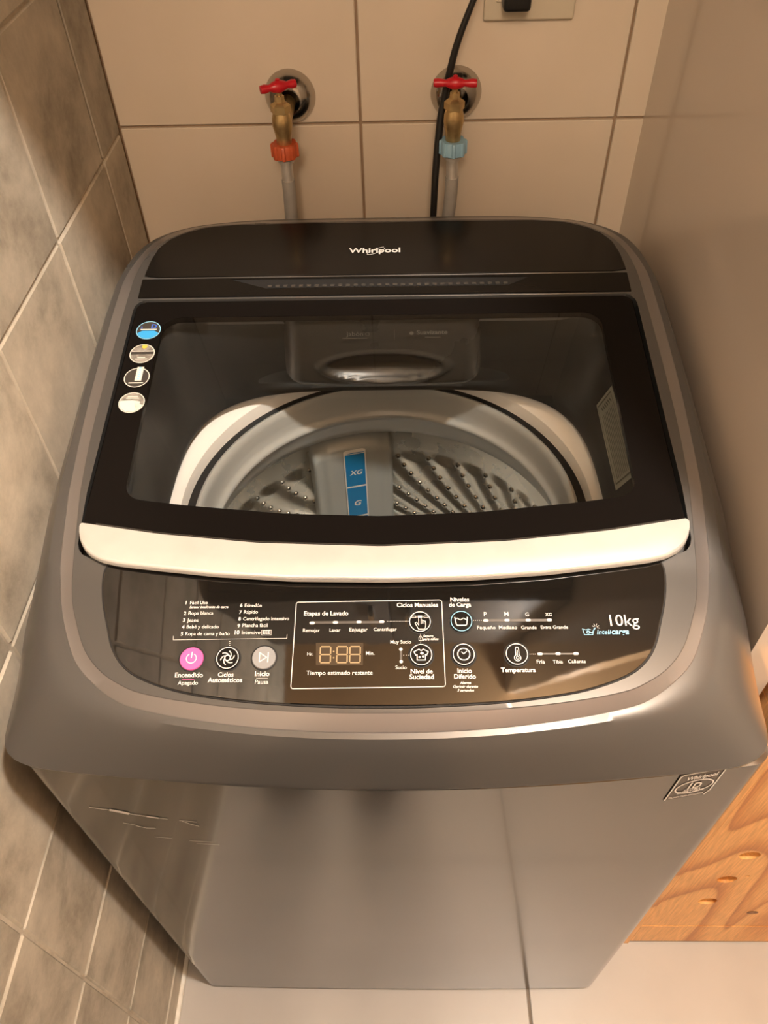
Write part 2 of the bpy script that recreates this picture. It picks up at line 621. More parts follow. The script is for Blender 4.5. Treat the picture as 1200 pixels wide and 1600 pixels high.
# wall cabinet hung above the machine, over the camera's view
oc = empty('wall_cabinet', (-0.01, 0.45, 1.5), 'dark wall cabinet hung above the washing machine between the two side walls', 'cabinet')
box('body', (XL + 0.004, 0.228, 1.5), (XR - 0.004, YB - 0.002, 2.2), M_dark, oc, 0.002)
for a, b in ((XL + 0.006, -0.015), (-0.011, XR - 0.006)):
    d = box('door', (a, 0.209, 1.502), (b, 0.227, 2.198), M_dark, oc, 0.0015)
    hx = (b - 0.03) if a < -0.1 else (a + 0.03)
    hh = box('door_handle', (hx - 0.005, 0.190, 1.56), (hx + 0.005, 0.210, 1.70), M_chrome, d, 0.003)

# ------------------------------------------------------------------ washing machine
CX = -0.007
wm = empty('washing_machine', (0, 0.29, 0.0), 'large dark grey top-loading washing machine with black glass lid and silver lid handle', 'washing machine')


def H(y):
    return float(np.interp(y, [-0.05, 0.0, 0.015, 0.13, 0.2, 0.46, 0.60], [0.775, 0.789, 0.793, 0.8206, 0.842, 0.885, 0.888]))


def LZ(y):
    return 0.842 + 0.165 * (y - 0.2)


def crom(pts, closed=True, sub=8):
    n = len(pts)
    P = [np.array(p, float) for p in pts]
    out = []
    for i in range(n):
        a, b, c, d = P[(i - 1) % n], P[i], P[(i + 1) % n], P[(i + 2) % n]
        for k in range(sub):
            t = k / sub
            out.append(0.5 * (2 * b + (c - a) * t + (2 * a - 5 * b + 4 * c - d) * t * t + (3 * b - a - 3 * c + d) * t ** 3))
    return out


def sym(half, smooth=True, cx=CX):
    """half = list of (half width, y) from front centre to rear centre -> closed loop"""
    R = [(cx + h, y) for h, y in half]
    L = [(cx - h, y) for h, y in half[::-1] if h > 1e-6]
    P = R + L
    return crom(P) if smooth else [np.array(p, float) for p in P]


def resample(poly, N, ctr):
    """radial resampling about ctr"""
    P = np.array(poly, float)
    Q = []
    for i in range(len(P)):
        a, b = P[i], P[(i + 1) % len(P)]
        k = max(2, int(np.linalg.norm(b - a) / 0.0008))
        for t in range(k):
            Q.append(a + (b - a) * t / k)
    Q = np.array(Q) - np.array(ctr)
    th = np.arctan2(Q[:, 1], Q[:, 0])
    r = np.hypot(Q[:, 0], Q[:, 1])
    o = np.argsort(th)
    th, r = th[o], r[o]
    A = np.linspace(-math.pi, math.pi, N, endpoint=False) + 1e-4
    R = np.interp(A, np.r_[th[-1] - 2 * math.pi, th, th[0] + 2 * math.pi], np.r_[r[-1], r, r[0]])
    return [(ctr[0] + rr * math.cos(a), ctr[1] + rr * math.sin(a)) for rr, a in zip(R, A)]


def rrect(x0, x1, y0, y1, r, n=8):
    out = []
    for cx, cy, a0 in ((x1 - r, y1 - r, 0), (x0 + r, y1 - r, 90), (x0 + r, y0 + r, 180), (x1 - r, y0 + r, 270)):
        for k in range(n + 1):
            a = math.radians(a0 + 90 * k / n)
            out.append((cx + r * math.cos(a), cy + r * math.sin(a)))
    return out


N = 320
CT = (CX, 0.27)
O_ = resample(sym([(0, -0.0165), (.1, -0.0145), (.2, -0.0085), (.25, -.0045), (.268, -.001), (.282, .006), (.2895, .018), (.292, .042), (.291, .1), (.291, .25), (.289, .4), (.285, .48), (.279, .525), (.262, .552), (.226, .572), (.169, .588), (.118, .593), (0, .594)]), N, CT)
B_ = resample(sym([(0, .008), (.048, .009), (.093, .012), (.141, .018), (.18, .0255), (.197, .0315), (.214, .042), (.230, .056), (.240, .072), (.251, .098), (.258, .125), (.262, .15), (.268, .25), (.270, .35), (.268, .45), (.262, .50), (.250, .535), (.228, .558), (.19, .571), (.12, .577), (0, .577)]), N, CT)
I_ = resample(sym([(0, .0215), (.045, .022), (.10, .025), (.145, .030), (.178, .036), (.194, .042), (.211, .052), (.226, .068), (.237, .09), (.245, .113), (.250, .15), (.257, .25), (.258, .35), (.256, .45), (.252, .50), (.24, .53), (.22, .55), (.19, .563), (.12, .568), (0, .568)]), N, CT)
RX, RY0, RY1 = 0.2485, 0.143, 0.4300
rec = resample(rrect(CX - RX, CX + RX, RY0, RY1, 0.014), N, CT)
opn = resample(rrect(CX - 0.229, CX + 0.229, 0.165, 0.413, 0.03), N, CT)


def superell(a, b, cy, n=2.7, K=240):
    out = []
    for k in range(K):
        t = 2 * math.pi * k / K
        c, s = math.cos(t), math.sin(t)
        out.append((CX + a * abs(c) ** (2 / n) * (1 if c > 0 else -1), cy + b * abs(s) ** (2 / n) * (1 if s > 0 else -1)))
    return out


fun1 = resample(superell(0.2225, 0.176, 0.250, 5.5), N, CT)
fun2 = resample(superell(0.2125, 0.1935, 0.248, 4.0), N, CT)


def mixr(a, b, t):
    return [((1 - t) * p[0] + t * q[0], (1 - t) * p[1] + t * q[1]) for p, q in zip(a, b)]


def lift(r, f):
    return [(x, y, f(x, y)) for x, y in r]


def seam_z(x):
    return 0.757 - 0.010 * max(0.0, 1 - (x / 0.28) ** 2)


rings = []


def skirt(t):
    def f(x, y):
        w_ = min(1.0, max(0.0, (0.11 - y) / 0.09))
        w_ = w_ * w_ * (3 - 2 * w_)
        d0 = w_ * (H(y) - seam_z(x) - 0.0012) + (1 - w_) * 0.030
        return H(y) - max(0.0028, d0 * (1 - t) ** (1.9 - 0.2 * w_))
    return f


rings.append(lift([(x * 0.985, 0.29 + (y - 0.29) * 0.985) for x, y in O_], lambda x, y: seam_z(x) if y < 0.1 else 0.757))
rings.append(lift(O_, lambda x, y: seam_z(x) if y < 0.1 else 0.757))
for t in (0.0, 0.04, 0.09, 0.16, 0.25, 0.36, 0.5, 0.66, 0.83):
    rings.append(lift(mixr(O_, B_, t), skirt(t)))
rings.append(lift(B_, lambda x, y: H(y) - 0.0028))
kb = len(rings) - 1
rings.append(lift(mixr(B_, I_, 0.06), lambda x, y: H(y) - 0.0022))
rings.append(lift(mixr(B_, I_, 0.95), lambda x, y: H(y) - 0.0004))
rings.append(lift(I_, lambda x, y: H(y)))
for t in (0.2, 0.4, 0.6, 0.8, 0.97, 1.0):
    rings.append(lift(mixr(I_, rec, t), lambda x, y: H(y)))
ki = len(rings)
rings.append(lift(rec, lambda x, y: H(y) - 0.013))
rings.append(lift(mixr(rec, opn, 0.9), lambda x, y: H(y) - 0.013))
rings.append(lift(opn, lambda x, y: H(y) - 0.016))
rings.append(lift(mixr(opn, fun1, 0.35), lambda x, y: (H(y) - 0.016) * 0.7 + 0.79 * 0.3))
rings.append(lift(fun1, lambda x, y: 0.785))
rings.append(lift(mixr(fun1, fun2, 0.6), lambda x, y: 0.768))
rings.append(lift(fun2, lambda x, y: 0.757))
rings.append(lift([(CX + (x - CX) * 1.0, y) for x, y in fun2], lambda x, y: 0.752))
rings.append(lift([(CX + (x - CX) * 1.03, 0.25 + (y - 0.25) * 1.03) for x, y in fun2], lambda x, y: 0.751))
fm = [0] * (len(rings) - 1)
fm[kb] = fm[kb + 1] = 1
for k in range(ki - 1, len(fm)):
    fm[k] = 2
loft('top_cover', rings, M_cover, wm, sharp=28, extra=[M_bevel, M_funnel], fm=fm)

# cabinet: rounded shell, front slightly bowed
cab = []


def front_y(x):
    return -0.003 * max(0, 1 - (x / 0.28) ** 2)


def cab_ring(z):
    amp = 0.0125 * (z / 0.757) ** 3
    return [(x, y - amp * max(0, 1 - (x / 0.2675) ** 2) if y < 0.1 else y, z if z < 0.7 or y > 0.1 else seam_z(x) - 0.0045) for x, y in cab]


W2, D2, rc = 0.2835, 0.585, 0.016
for cx, cy, a0 in ((W2 - rc, D2 - rc, 0), (-W2 + rc, D2 - rc, 90), (-W2 + rc, rc, 180)):
    for k in range(9):
        a = math.radians(a0 + 90 * k / 8)
        cab.append((cx + rc * math.cos(a), cy + rc * math.sin(a)))
for k in range(1, 24):
    x = -W2 + rc + (2 * W2 - 2 * rc) * k / 24
    cab.append((x, front_y(x) - front_y(W2 - rc)))
for k in range(9):
    a = math.radians(270 + 90 * k / 8)
    cab.append((W2 - rc + rc * math.cos(a), rc + rc * math.sin(a)))
inn = [(x * 0.985, 0.29 + (y - 0.29) * 0.985) for x, y in cab]
loft('cabinet', [[(x, y, 0.737) for x, y in inn], [(x, y, 0.752) for x, y in inn], [(x, y, 0.753) for x, y in inn], [(x, y, 0.753 - 0.0) for x, y in inn],
                 cab_ring(0.7525)] + [cab_ring(z) for z in (0.68, 0.60, 0.50, 0.38, 0.25, 0.12, 0.008)] + [[(x, y, 0.005) for x, y in inn]], M_front, wm, cap1=True, sharp=40)
for sx in (-0.23, 0.23):
    for sy in (0.06, 0.53):
        lathe('foot', [(0.016, 0.0), (0.018, 0.001), (0.018, 0.0045), (0.010, 0.0055)], sx, sy, M_gap, wm, seg=16)

# ---- console panel (a flat plate tilted towards the user)
CS = 0.97239


def cp(off):
    def f(u, v):
        y = 0.015 + v * CS
        return (u, y - off * 0.233, 0.793 + 0.24 * (y - 0.015) + off * 0.972)
    return f


pan = sym([(0, .0255), (.04, .026), (.09, .0285), (.13, .033), (.155, .038), (.18, .0465), (.195, .0565), (.205, .07), (.212, .088), (.218, .105), (.2215, .122), (.2215, .134), (.217, .140), (.205, .1415), (.1, .142), (0, .142)])
PC = (CX, 0.09)
pr = resample(pan, 240, PC)


def scale_r(r, c, d):
    out = []
    for x, y in r:
        L = math.hypot(x - c[0], y - c[1])
        out.append((c[0] + (x - c[0]) * (L - d) / L, c[1] + (y - c[1]) * (L - d) / L))
    return out


def CZ(y):
    return 0.793 + 0.24 * (y - 0.015)


groove = loft('panel_groove', [[(x, y, CZ(y) + 0.00015) for x, y in scale_r(pr, PC, -0.0016)], [(x, y, CZ(y) + 0.0007) for x, y in scale_r(pr, PC, -0.0012)],
                               [(x, y, CZ(y) + 0.0007) for x, y in scale_r(pr, PC, 0.003)]], M_gap, wm)
panel = loft('control_panel', [[(x, y, CZ(y) + 0.0004) for x, y in pr], [(x, y, CZ(y) + 0.0012) for x, y in pr], [(x, y, CZ(y) + 0.0016) for x, y in scale_r(pr, PC, 0.0006)]], M_panel, wm, cap1=True, sharp=15)

f0 = cp(0.00195)
TEXT = [('1', -0.1601, -0.1584, 0.0909, 'b'), ('Fácil Uso', -0.1567, -0.1428, 0.0909, ''), ('Sensor inteligente de carga', -0.1567, -0.1264, 0.0876, 'bi'), ('2', -0.1605, -0.1585, 0.0820, 'b'), ('Ropa blanca', -0.1569, -0.1376, 0.0822, ''), ('3', -0.1605, -0.1586, 0.0764, 'b'), ('Jeans', -0.1572, -0.1485, 0.0763, ''), ('4', -0.1606, -0.1586, 0.0709, 'b'), ('Bebé y delicado', -0.1569, -0.1322, 0.071, ''), ('5', -0.1608, -0.1587, 0.0653, 'b'), ('Ropa de cama y baño', -0.1572, -0.1232, 0.0654, ''), ('6', -0.1173, -0.1153, 0.0884, 'b'), ('Edredón', -0.1136, -0.1004, 0.0883, ''), ('7', -0.1174, -0.1155, 0.0827, 'b'), ('Rápido', -0.1138, -0.1029, 0.0829, ''), ('8', -0.1176, -0.1155, 0.0772, 'b'), ('Centrifugado intensivo', -0.1139, -0.0783, 0.0773, ''), ('9', -0.1177, -0.1157, 0.0716, 'b'), ('Plancha fácil', -0.114, -0.0945, 0.0719, ''), ('10', -0.1194, -0.1157, 0.0661, 'b'), ('Intensivo', -0.1139, -0.0997, 0.0662, ''), ('EEE', -0.0976, -0.0921, 0.0663, 'b')]
CAPT = [(('Encendido', -0.161, -0.14, 0.0327, 'b'), ('Apagado', -0.1581, -0.1431, 0.027, '')), (('Ciclos', -0.1288, -0.1172, 0.033, 'b'), ('Automáticos', -0.136, -0.1103, 0.0288, 'b')), (('Inicio', -0.1012, -0.0903, 0.0334, 'b'), ('Pausa', -0.1007, -0.0907, 0.0274, '')),
        (('Etapas de Lavado', -0.067, -0.0327, 0.0811, 'b'),), (('Remojar', -0.0671, -0.0543, 0.0677, ''), ('Lavar', -0.0467, -0.0384, 0.0678, ''), ('Enjuagar', -0.0315, -0.0177, 0.068, ''), ('Centrifugar', -0.013, 0.0045, 0.0682, '')),
        (('Hr.', -0.0629, -0.0584, 0.049, ''),), (('Min.', -0.0186, -0.0123, 0.0493, ''),), (('Tiempo estimado restante', -0.0628, -0.0135, 0.0341, 'm'),), (('Ciclos Manuales', 0.0047, 0.0366, 0.0876, 'b'),),
        (('Niveles', 0.0463, 0.0608, 0.0919, 'b'), ('de Carga', 0.045, 0.0621, 0.0877, 'b')), (('Seguro', 0.0245, 0.0323, 0.0631, 'bi'), ('para niños', 0.0243, 0.0362, 0.0607, 'bi')), (('Muy Sucio', -0.0003, 0.0154, 0.0581, ''), ('Sucio', 0.0035, 0.0118, 0.0382, '')),
        (('Nivel de', 0.0148, 0.0311, 0.0349, 'b'), ('Suciedad', 0.0139, 0.0319, 0.0307, 'b')), (('Inicio', 0.0495, 0.0601, 0.0351, 'b'), ('Diferido', 0.0468, 0.0629, 0.0309, 'b')), (('Alarma', 0.0509, 0.0591, 0.0268, 'bi'), ('Oprimir durante', 0.0458, 0.0641, 0.024, 'bi'), ('3 segundos', 0.0488, 0.0611, 0.0212, 'bi')),
        (('P', 0.0715, 0.0737, 0.0797, ''), ('M', 0.0872, 0.0904, 0.0797, ''), ('G', 0.1033, 0.106, 0.0796, ''), ('XG', 0.1185, 0.1235, 0.0796, '')), (('Pequeño', 0.0658, 0.0798, 0.0692, ''), ('Mediano', 0.0824, 0.0962, 0.0692, ''), ('Grande', 0.0993, 0.1109, 0.0691, ''), ('Extra Grande', 0.1141, 0.1347, 0.0693, '')),
        (('Temperatura', 0.0817, 0.1073, 0.0357, 'b'),), (('Fría', 0.1087, 0.1146, 0.0422, ''), ('Tibia', 0.1206, 0.1279, 0.0422, ''), ('Caliente', 0.1319, 0.1449, 0.0423, '')), (('10kg', 0.167, 0.189, 0.0714, 'W'),)]


def put(P, rows):
    for s, a, b, v, fl_ in rows:
        bold = True if 'b' in fl_ or 'C' in fl_ else (False if 'W' in fl_ else None)
        if 'm' in fl_:
            bold = None
        P.text(s, a, b, v, bold, 'i' in fl_)


P = Print(f0)
put(P, TEXT)
P.line([(-0.0988, 0.0693), (-0.0914, 0.0694), (-0.0913, 0.0654), (-0.0985, 0.0653)], 0.0003, True)
P.line([(-0.1662, 0.0649), (-0.1660, 0.0618), (-0.0791, 0.0627), (-0.0791, 0.0658)], 0.0003)
for q in [(-0.1225, 0.0604), (-0.1224, 0.0589), (-0.1222, 0.0573)]:
    P.disc(q, 0.00035, 10)
P.build('cycle_list_print', M_print, panel)
for rows in CAPT:
    P = Print(f0)
    put(P, rows)
    if rows[0][0] == 'Inicio' and len(rows) == 2 and rows[1][0] == 'Pausa':
        P.line([(-0.0998, 0.0316), (-0.0913, 0.0315)], 0.0003)
    P.build('caption_print', M_print, panel)
P = Print(f0)
P.line([(-0.1552, 0.0309), (-0.1462, 0.0309)], 0.0003)
P.build('caption_rule', M_pink, panel)
P = Print(f0)
P.text('Inteli', 0.156, 0.1667, 0.0648, None, True)
P.text('carga', 0.1671, 0.1802, 0.0648, True, True)
ic = (0.1500, 0.0665)
P.line([(0.1455, 0.0692), (0.1465, 0.0644), (0.1528, 0.0644), (0.1540, 0.0690)], 0.0005)
P.line([(0.1462, 0.0688), (0.1480, 0.0682), (0.1498, 0.0688), (0.1516, 0.0684)], 0.0005)
P.line([(0.1506, 0.0668), (0.1522, 0.0656), (0.1552, 0.0698)], 0.0007)
P.ring((0.1495, 0.0664), 0.0010, 0.0007, 16)
P.build('load_sensor_print', M_cyan, panel)
P = Print(f0)
for a, l in ((150, .0016), (110, .002), (70, .002), (30, .0018), (-10, .0018)):
    ca, sa = math.cos(math.radians(a)), math.sin(math.radians(a))
    P.line([(0.1556 + ca * 0.0012, 0.0701 + sa * 0.0012), (0.1556 + ca * (0.0012 + l), 0.0701 + sa * (0.0012 + l))], 0.0003)
P.build('spark_print', M_print, panel)
# rounded rectangle round the wash stages
P = Print(f0)
bx = [(-0.0738, 0.0237), (0.0402, 0.0249), (0.0396, 0.0933), (-0.0735, 0.0921)]
rr = 0.0018
pts = []
for (cx_, cy_), a0 in ((bx[1], 270), (bx[2], 0), (bx[3], 90), (bx[0], 180)):
    sx = -1 if a0 in (270, 0) else 1
    sy = 1 if a0 in (270, 180) else -1
    for k in range(6):
        a = math.radians(a0 + 90 * k / 5)
        pts.append((cx_ + sx * rr + rr * math.cos(a), cy_ + sy * rr + rr * math.sin(a)))
P.line(pts, 0.0006, True)
P.build('stage_frame_print', M_print, panel)
# dotted guide lines
P = Print(f0)
for a, b, v, n in ((-0.0027, 0.0135, 0.0759, 15), (0.0097, 0.0135, 0.0489, 3), (0.0635, 0.0694, 0.0763, 5), (0.1042, 0.1080, 0.0494, 4)):
    for k in range(n):
        P.disc((a + (b - a) * k / (n - 1), v), 0.00028, 8)
P.line([(0.0226, 0.0657), (0.0226, 0.0645)], 0.0002)
P.line([(0.0227, 0.0595), (0.0227, 0.0580)], 0.0002)
P.ring((0.0226, 0.0632), 0.0008, 0.0003, 14, 0, 180)
P.line([(0.0213, 0.0630), (0.0239, 0.0630), (0.0239, 0.0605), (0.0213, 0.0605)], 0.0003, True)
P.line([(0.0226, 0.0623), (0.0226, 0.0613)], 0.0004)
P.build('dotted_guide_print', M_print, panel)['kind'] = 'stuff'
# tracks behind the indicator lights
for a, b, v, wd in (((-0.0604, 0.0753), (-0.0069, 0.0753), 0, 0.0021), ((0.0728, 0.0763), (0.1212, 0.0763), 0, 0.0021), ((0.1116, 0.0496), (0.1384, 0.0496), 0, 0.0012), ((0.0077, 0.0536), (0.0077, 0.044), 0, 0.0016)):
    P = Print(cp(0.0018))
    P.line([a, b], wd)
    P.build('indicator_track', M_track, panel)
for (u, v) in [(-0.0604, 0.0749), (-0.0425, 0.0752), (-0.0244, 0.0755), (-0.0069, 0.0756), (0.0728, 0.0762), (0.0889, 0.0763), (0.1051, 0.0763), (0.1212, 0.0763), (0.1116, 0.0495), (0.125, 0.0496), (0.1384, 0.0496), (0.0076, 0.0536), (0.0078, 0.044)]:
    rd = u > 0.007 and u < 0.008
    hw, hh = (0.0013, 0.0013) if rd else (0.0020, 0.00105)
    out = [(u + sx * (hw - hh) + hh * math.cos(math.radians(a)), v + hh * math.sin(math.radians(a))) for sx, aa in ((1, range(-90, 91, 30)), (-1, range(90, 271, 30))) for a in aa]
    loft('indicator_light', [[cp(0.0016)(x, y) for x, y in out], [cp(0.0021)(x, y) for x, y in out], [cp(0.0023)(u + (x - u) * 0.85, v + (y - v) * 0.85) for x, y in out]], M_led, panel, cap1=True)
# display window with 8:88 segments
dw = [(-0.0567, 0.0590), (-0.0208, 0.0590), (-0.0207, 0.0414), (-0.0560, 0.0414)]
P = Print(cp(0.0018))
P.poly(dw)
disp = P.build('display_window', M_dispwin, wm)
for x0, x1 in ((-0.0531, -0.0453), (-0.0405, -0.0327), (-0.0308, -0.0230)):
    P = Print(f0)
    a, b, c = 0.0559, 0.0497, 0.0434
    gp = 0.0007
    wd = 0.0010
    P.line([(x0 + gp, a), (x1 - gp, a)], wd)
    P.line([(x0 + gp, b), (x1 - gp, b)], wd)
    P.line([(x0 + gp, c), (x1 - gp, c)], wd)
    for x in (x0, x1):
        P.line([(x, a - gp), (x, b + gp)], wd)
        P.line([(x, b - gp), (x, c + gp)], wd)
    P.build('digit_segments', M_amber, disp)
P = Print(f0)
P.disc((-0.0430, 0.0521), 0.0006)
P.disc((-0.0429, 0.0472), 0.0006)
P.build('colon', M_amber, disp)

# ---- buttons


def button(u, v, r, m, ringm):
    h = 0.0016
    base = []
    for rad, off in ((r + 0.0012, 0.0017), (r + 0.0006, 0.0019), (r + 0.0001, 0.0019), (r, 0.0016 + h * 0.7), (r - 0.0004, 0.0016 + h)):
        base.append([cp(off)(u + rad * math.cos(2 * math.pi * k / 48), v + rad * math.sin(2 * math.pi * k / 48)) for k in range(48)])
    b = loft('button', base, m, wm, cap1=True, sharp=20, extra=[M_gap], fm=[1, 1, 0, 0])
    top = cp(0.0016 + h + 0.0003)
    if ringm:
        P = Print(top)
        P.ring((u, v), r - 0.0008, 0.0006, 48)
        P.build('button_ring', ringm, b)
    return b, Print(top)


BT = [(-0.1499, 0.0467), (-0.1226, 0.0470), (-0.0953, 0.0473), (0.0224, 0.0751), (0.0540, 0.0753), (0.0228, 0.0489), (0.0546, 0.0491), (0.0942, 0.0491)]
for k, (u, v) in enumerate(BT):
    m_, rm = [(M_pink, None), (M_black, M_print), (M_gbtn, None), (M_black, M_print), (M_black, M_cyan), (M_black, M_print), (M_black, M_print), (M_black, M_print)][k]
    b, P = button(u, v, 0.0089 if k < 3 else 0.0087, m_, rm)
    if k == 0:
        b['label'] = 'pink power button'
        P.ring((u, v), 0.0037, 0.0007, 32, 118, 422)
        P.line([(u + 0.0002, v + 0.0048), (u, v + 0.0006)], 0.0008)
    elif k == 1:
        P.ring((u, v), 0.0021, 0.0009, 28)
        for q in range(6):
            a = math.radians(q * 60 + 20)
            arc = []
            for j in range(7):
                aa = a + j * 0.17
                rr_ = 0.0024 + 0.0029 * j / 6
                arc.append((u + rr_ * math.cos(aa), v + rr_ * math.sin(aa)))
            P.line(arc, 0.0008)
    elif k == 2:
        b['label'] = 'grey start button'
        P.line([(u - 0.0032, v + 0.0036), (u - 0.0032, v - 0.0036), (u + 0.0021, v)], 0.0008, True)
        P.line([(u + 0.0032, v + 0.0037), (u + 0.0032, v - 0.0037)], 0.0009)
    elif k == 3:
        for s in (-1, 1):
            c_ = u + s * 0.0046
            P.line([(c_ - 0.0016, v + 0.0044), (c_ + 0.0016, v + 0.0044), (c_ + 0.0016, v + 0.0031), (c_ - 0.0016, v + 0.0031)], 0.0004, True)
        P.poly([(u - 0.0017, v + 0.0030), (u + 0.0017, v + 0.0030), (u + 0.0017, v + 0.0047), (u - 0.0017, v + 0.0047)])
        P.line([(u - 0.0010, v + 0.0034), (u - 0.0010, v - 0.0030), (u - 0.0026, v - 0.0006), (u - 0.0038, v - 0.0012), (u - 0.0012, v - 0.0062), (u + 0.0036, v - 0.0062), (u + 0.0043, v - 0.0036), (u + 0.0042, v + 0.0002), (u + 0.0029, v + 0.0004)], 0.0005)
        P.line([(u + 0.0008, v + 0.0034), (u + 0.0008, v - 0.0018)], 0.0005)
        P.line([(u + 0.0010, v + 0.0012), (u + 0.0019, v + 0.0012), (u + 0.0019, v - 0.0016)], 0.0005)
        P.line([(u + 0.0020, v + 0.0009), (u + 0.0030, v + 0.0006), (u + 0.0030, v - 0.0016)], 0.0005)
    elif k == 4:
        P.line([(u - 0.0050, v + 0.0030), (u - 0.0040, v - 0.0026), (u - 0.0032, v - 0.0034), (u + 0.0032, v - 0.0034), (u + 0.0040, v - 0.0026), (u + 0.0046, v + 0.0030)], 0.0008)
        P.line([(u - 0.0044 + 0.0088 * j / 12, v + 0.0016 + 0.0006 * math.sin(j * 0.95)) for j in range(12)], 0.0007)
    elif k == 5:
        P.line([(u - 0.0016, v + 0.0042), (u, v + 0.0030), (u + 0.0016, v + 0.0042), (u + 0.0054, v + 0.0022), (u + 0.0040, v - 0.0006), (u + 0.0031, v), (u + 0.0031, v - 0.0042), (u - 0.0031, v - 0.0042), (u - 0.0031, v), (u - 0.0040, v - 0.0006), (u - 0.0054, v + 0.0022)], 0.0007, True)
        P.disc((u + 0.0006, v + 0.0010), 0.0014, 14, 0.0009)
        P.disc((u - 0.0013, v - 0.0020), 0.0008)
        P.disc((u + 0.0014, v - 0.0015), 0.0009)
    elif k == 6:
        P.ring((u, v), 0.0045, 0.0008, 36)
        P.line([(u - 0.0016, v + 0.0018), (u, v + 0.0002), (u + 0.0024, v + 0.0024)], 0.0006)
    else:
        P.ring((u + 0.0003, v - 0.0030), 0.0024, 0.0006, 28, 118, 422)
        P.line([(u - 0.0009, v - 0.0008), (u - 0.0009, v + 0.0042), (u - 0.0002, v + 0.0052), (u + 0.0008, v + 0.0052), (u + 0.0015, v + 0.0042), (u + 0.0015, v - 0.0008)], 0.0006)
        P.ring((u + 0.0003, v - 0.0030), 0.0011, 0.0005, 20)
        P.line([(u + 0.0003, v - 0.0018), (u + 0.0003, v + 0.0030)], 0.0005)
    P.build('button_icon', M_print, b)

# ---- lid: black enamel frame, clear window, silver handle
LC = (CX - 0.0, 0.29)
NL = 360
xl0, xl1 = CX - 0.2462, CX + 0.2450


def lidfront(x):
    return float(np.interp(abs(x - CX), [0, .1, .18, .246], [.1460, .1500, .1588, .1700]))


lo_ = []
for k in range(41):
    x = xl1 + (xl0 - xl1) * k / 40
    lo_.append((x, lidfront(x)))
lo_ = lo_[::-1]
for k in range(9):
    a = math.radians(-0 + 90 * k / 8)
    lo_.append((xl1 - 0.009 + 0.009 * math.cos(a), 0.4270 - 0.009 + 0.009 * math.sin(a)))
for k in range(9):
    a = math.radians(90 + 90 * k / 8)
    lo_.append((xl0 + 0.009 + 0.009 * math.cos(a), 0.4270 - 0.009 + 0.009 * math.sin(a)))
lout = resample(lo_, NL, LC)


def winfront(x):
    return float(np.interp(abs(x - CX), [0, .08, .16, .21], [.1745, .1775, .1860, .1930]))


wn = []
wx0, wx1 = CX - 0.2165, CX + 0.2105
for k in range(41):
    x = wx0 + 0.016 + (wx1 - wx0 - 0.032) * k / 40
    wn.append((x, winfront(x)))
for cx_, cy_, a0, a1 in ((wx1 - 0.016, 0.208, -80, 0), (wx1 - 0.018, 0.4045 - 0.018, 0, 90), (wx0 + 0.018, 0.4045 - 0.018, 90, 180), (wx0 + 0.016, 0.208, 180, 260)):
    rr_ = 0.018 if cy_ > 0.3 else 0.016
    for k in range(8):
        a = math.radians(a0 + (a1 - a0) * k / 7)
        wn.append((cx_ + rr_ * math.cos(a), cy_ + rr_ * math.sin(a)))
lwin = resample(wn, NL, LC)


def LL(r, dz):
    return [(x, y, LZ(y) + dz) for x, y in r]


lid = loft('lid_frame', [LL(lwin, -0.006), LL(lwin, -0.0002), LL(mixr(lwin, lout, 0.5), 0), LL(scale_r(lout, LC, 0.0012), 0), LL(lout, -0.0010), LL(lout, -0.006), LL(mixr(lwin, lout, 0.5), -0.006), LL(lwin, -0.006)], M_frame, wm, sharp=20)
loft('lid_glass', [LL(scale_r(lwin, LC, -0.0004), -0.0040), LL(scale_r(lwin, LC, -0.0004), -0.0004)], M_glass, wm, cap0=True, cap1=True, sharp=20)
# handle
hh_ = []
for k in range(41):
    x = xl0 + (xl1 - xl0) * k / 40
    hh_.append((x, lidfront(x) - 0.0003))
fr = [(.2475, .166), (.2470, .1610), (.2445, .1540), (.2400, .1465), (.2330, .1405), (.2240, .1360), (.2100, .1325), (.18, .1285), (.13, .1225), (.07, .1182), (0, .1168)]
front = [(CX + a, b) for a, b in fr] + [(CX - a, b) for a, b in fr[::-1][1:]]
HC = (CX, 0.139)


def strip_loft(name, back, frontp, zt, th, m, parent, bev):
    """long curved bar: back and front edges resampled to equal x-like parameter"""
    def rs(pl, n):
        P_ = np.array(pl, float)
        s = np.r_[0, np.cumsum(np.hypot(*(P_[1:] - P_[:-1]).T))]
        t = np.linspace(0, s[-1], n)
        return np.c_[np.interp(t, s, P_[:, 0]), np.interp(t, s, P_[:, 1])]
    n = 90
    b_ = rs(back, n)
    f_ = rs(frontp, n)
    prof = [(0.0, -th), (0.0, 0.0), (0.5, 0.0008), (0.93, 0.0002), (0.985, -bev * 0.35), (1.0, -bev), (1.0, -th), (0.9, -th - 0.0005)]
    V = []
    for i in range(n):
        for t, dz in prof:
            x = b_[i][0] * (1 - t) + f_[i][0] * t
            y = b_[i][1] * (1 - t) + f_[i][1] * t
            V.append((x, y, zt(y) + dz))
    F = []
    mi = []
    k = len(prof)
    for i in range(n - 1):
        for j in range(k):
            j2 = (j + 1) % k
            F.append((i * k + j, i * k + j2, (i + 1) * k + j2, (i + 1) * k + j))
            mi.append(1 if j in (3, 4) else 0)
    F.append(tuple(range(k)))
    F.append(tuple(range((n - 1) * k, n * k)))
    mi += [0, 0]
    o = obj(name, V, F, m, parent, mats=[M_aluedge], fmi=mi)
    return fix(o, 40)


strip_loft('lid_handle', hh_, front[::-1], lambda y: LZ(y) + 0.0006, 0.0050, M_alu, wm, 0.0022)
# thin grey gasket line between handle and glass
P = Print(lambda x, y: (x, y, LZ(y) + 0.0009))
P.line([(x, y + 0.0008) for x, y in hh_[1:-1]], 0.0011)
P.build('handle_seam', M_disp, wm)
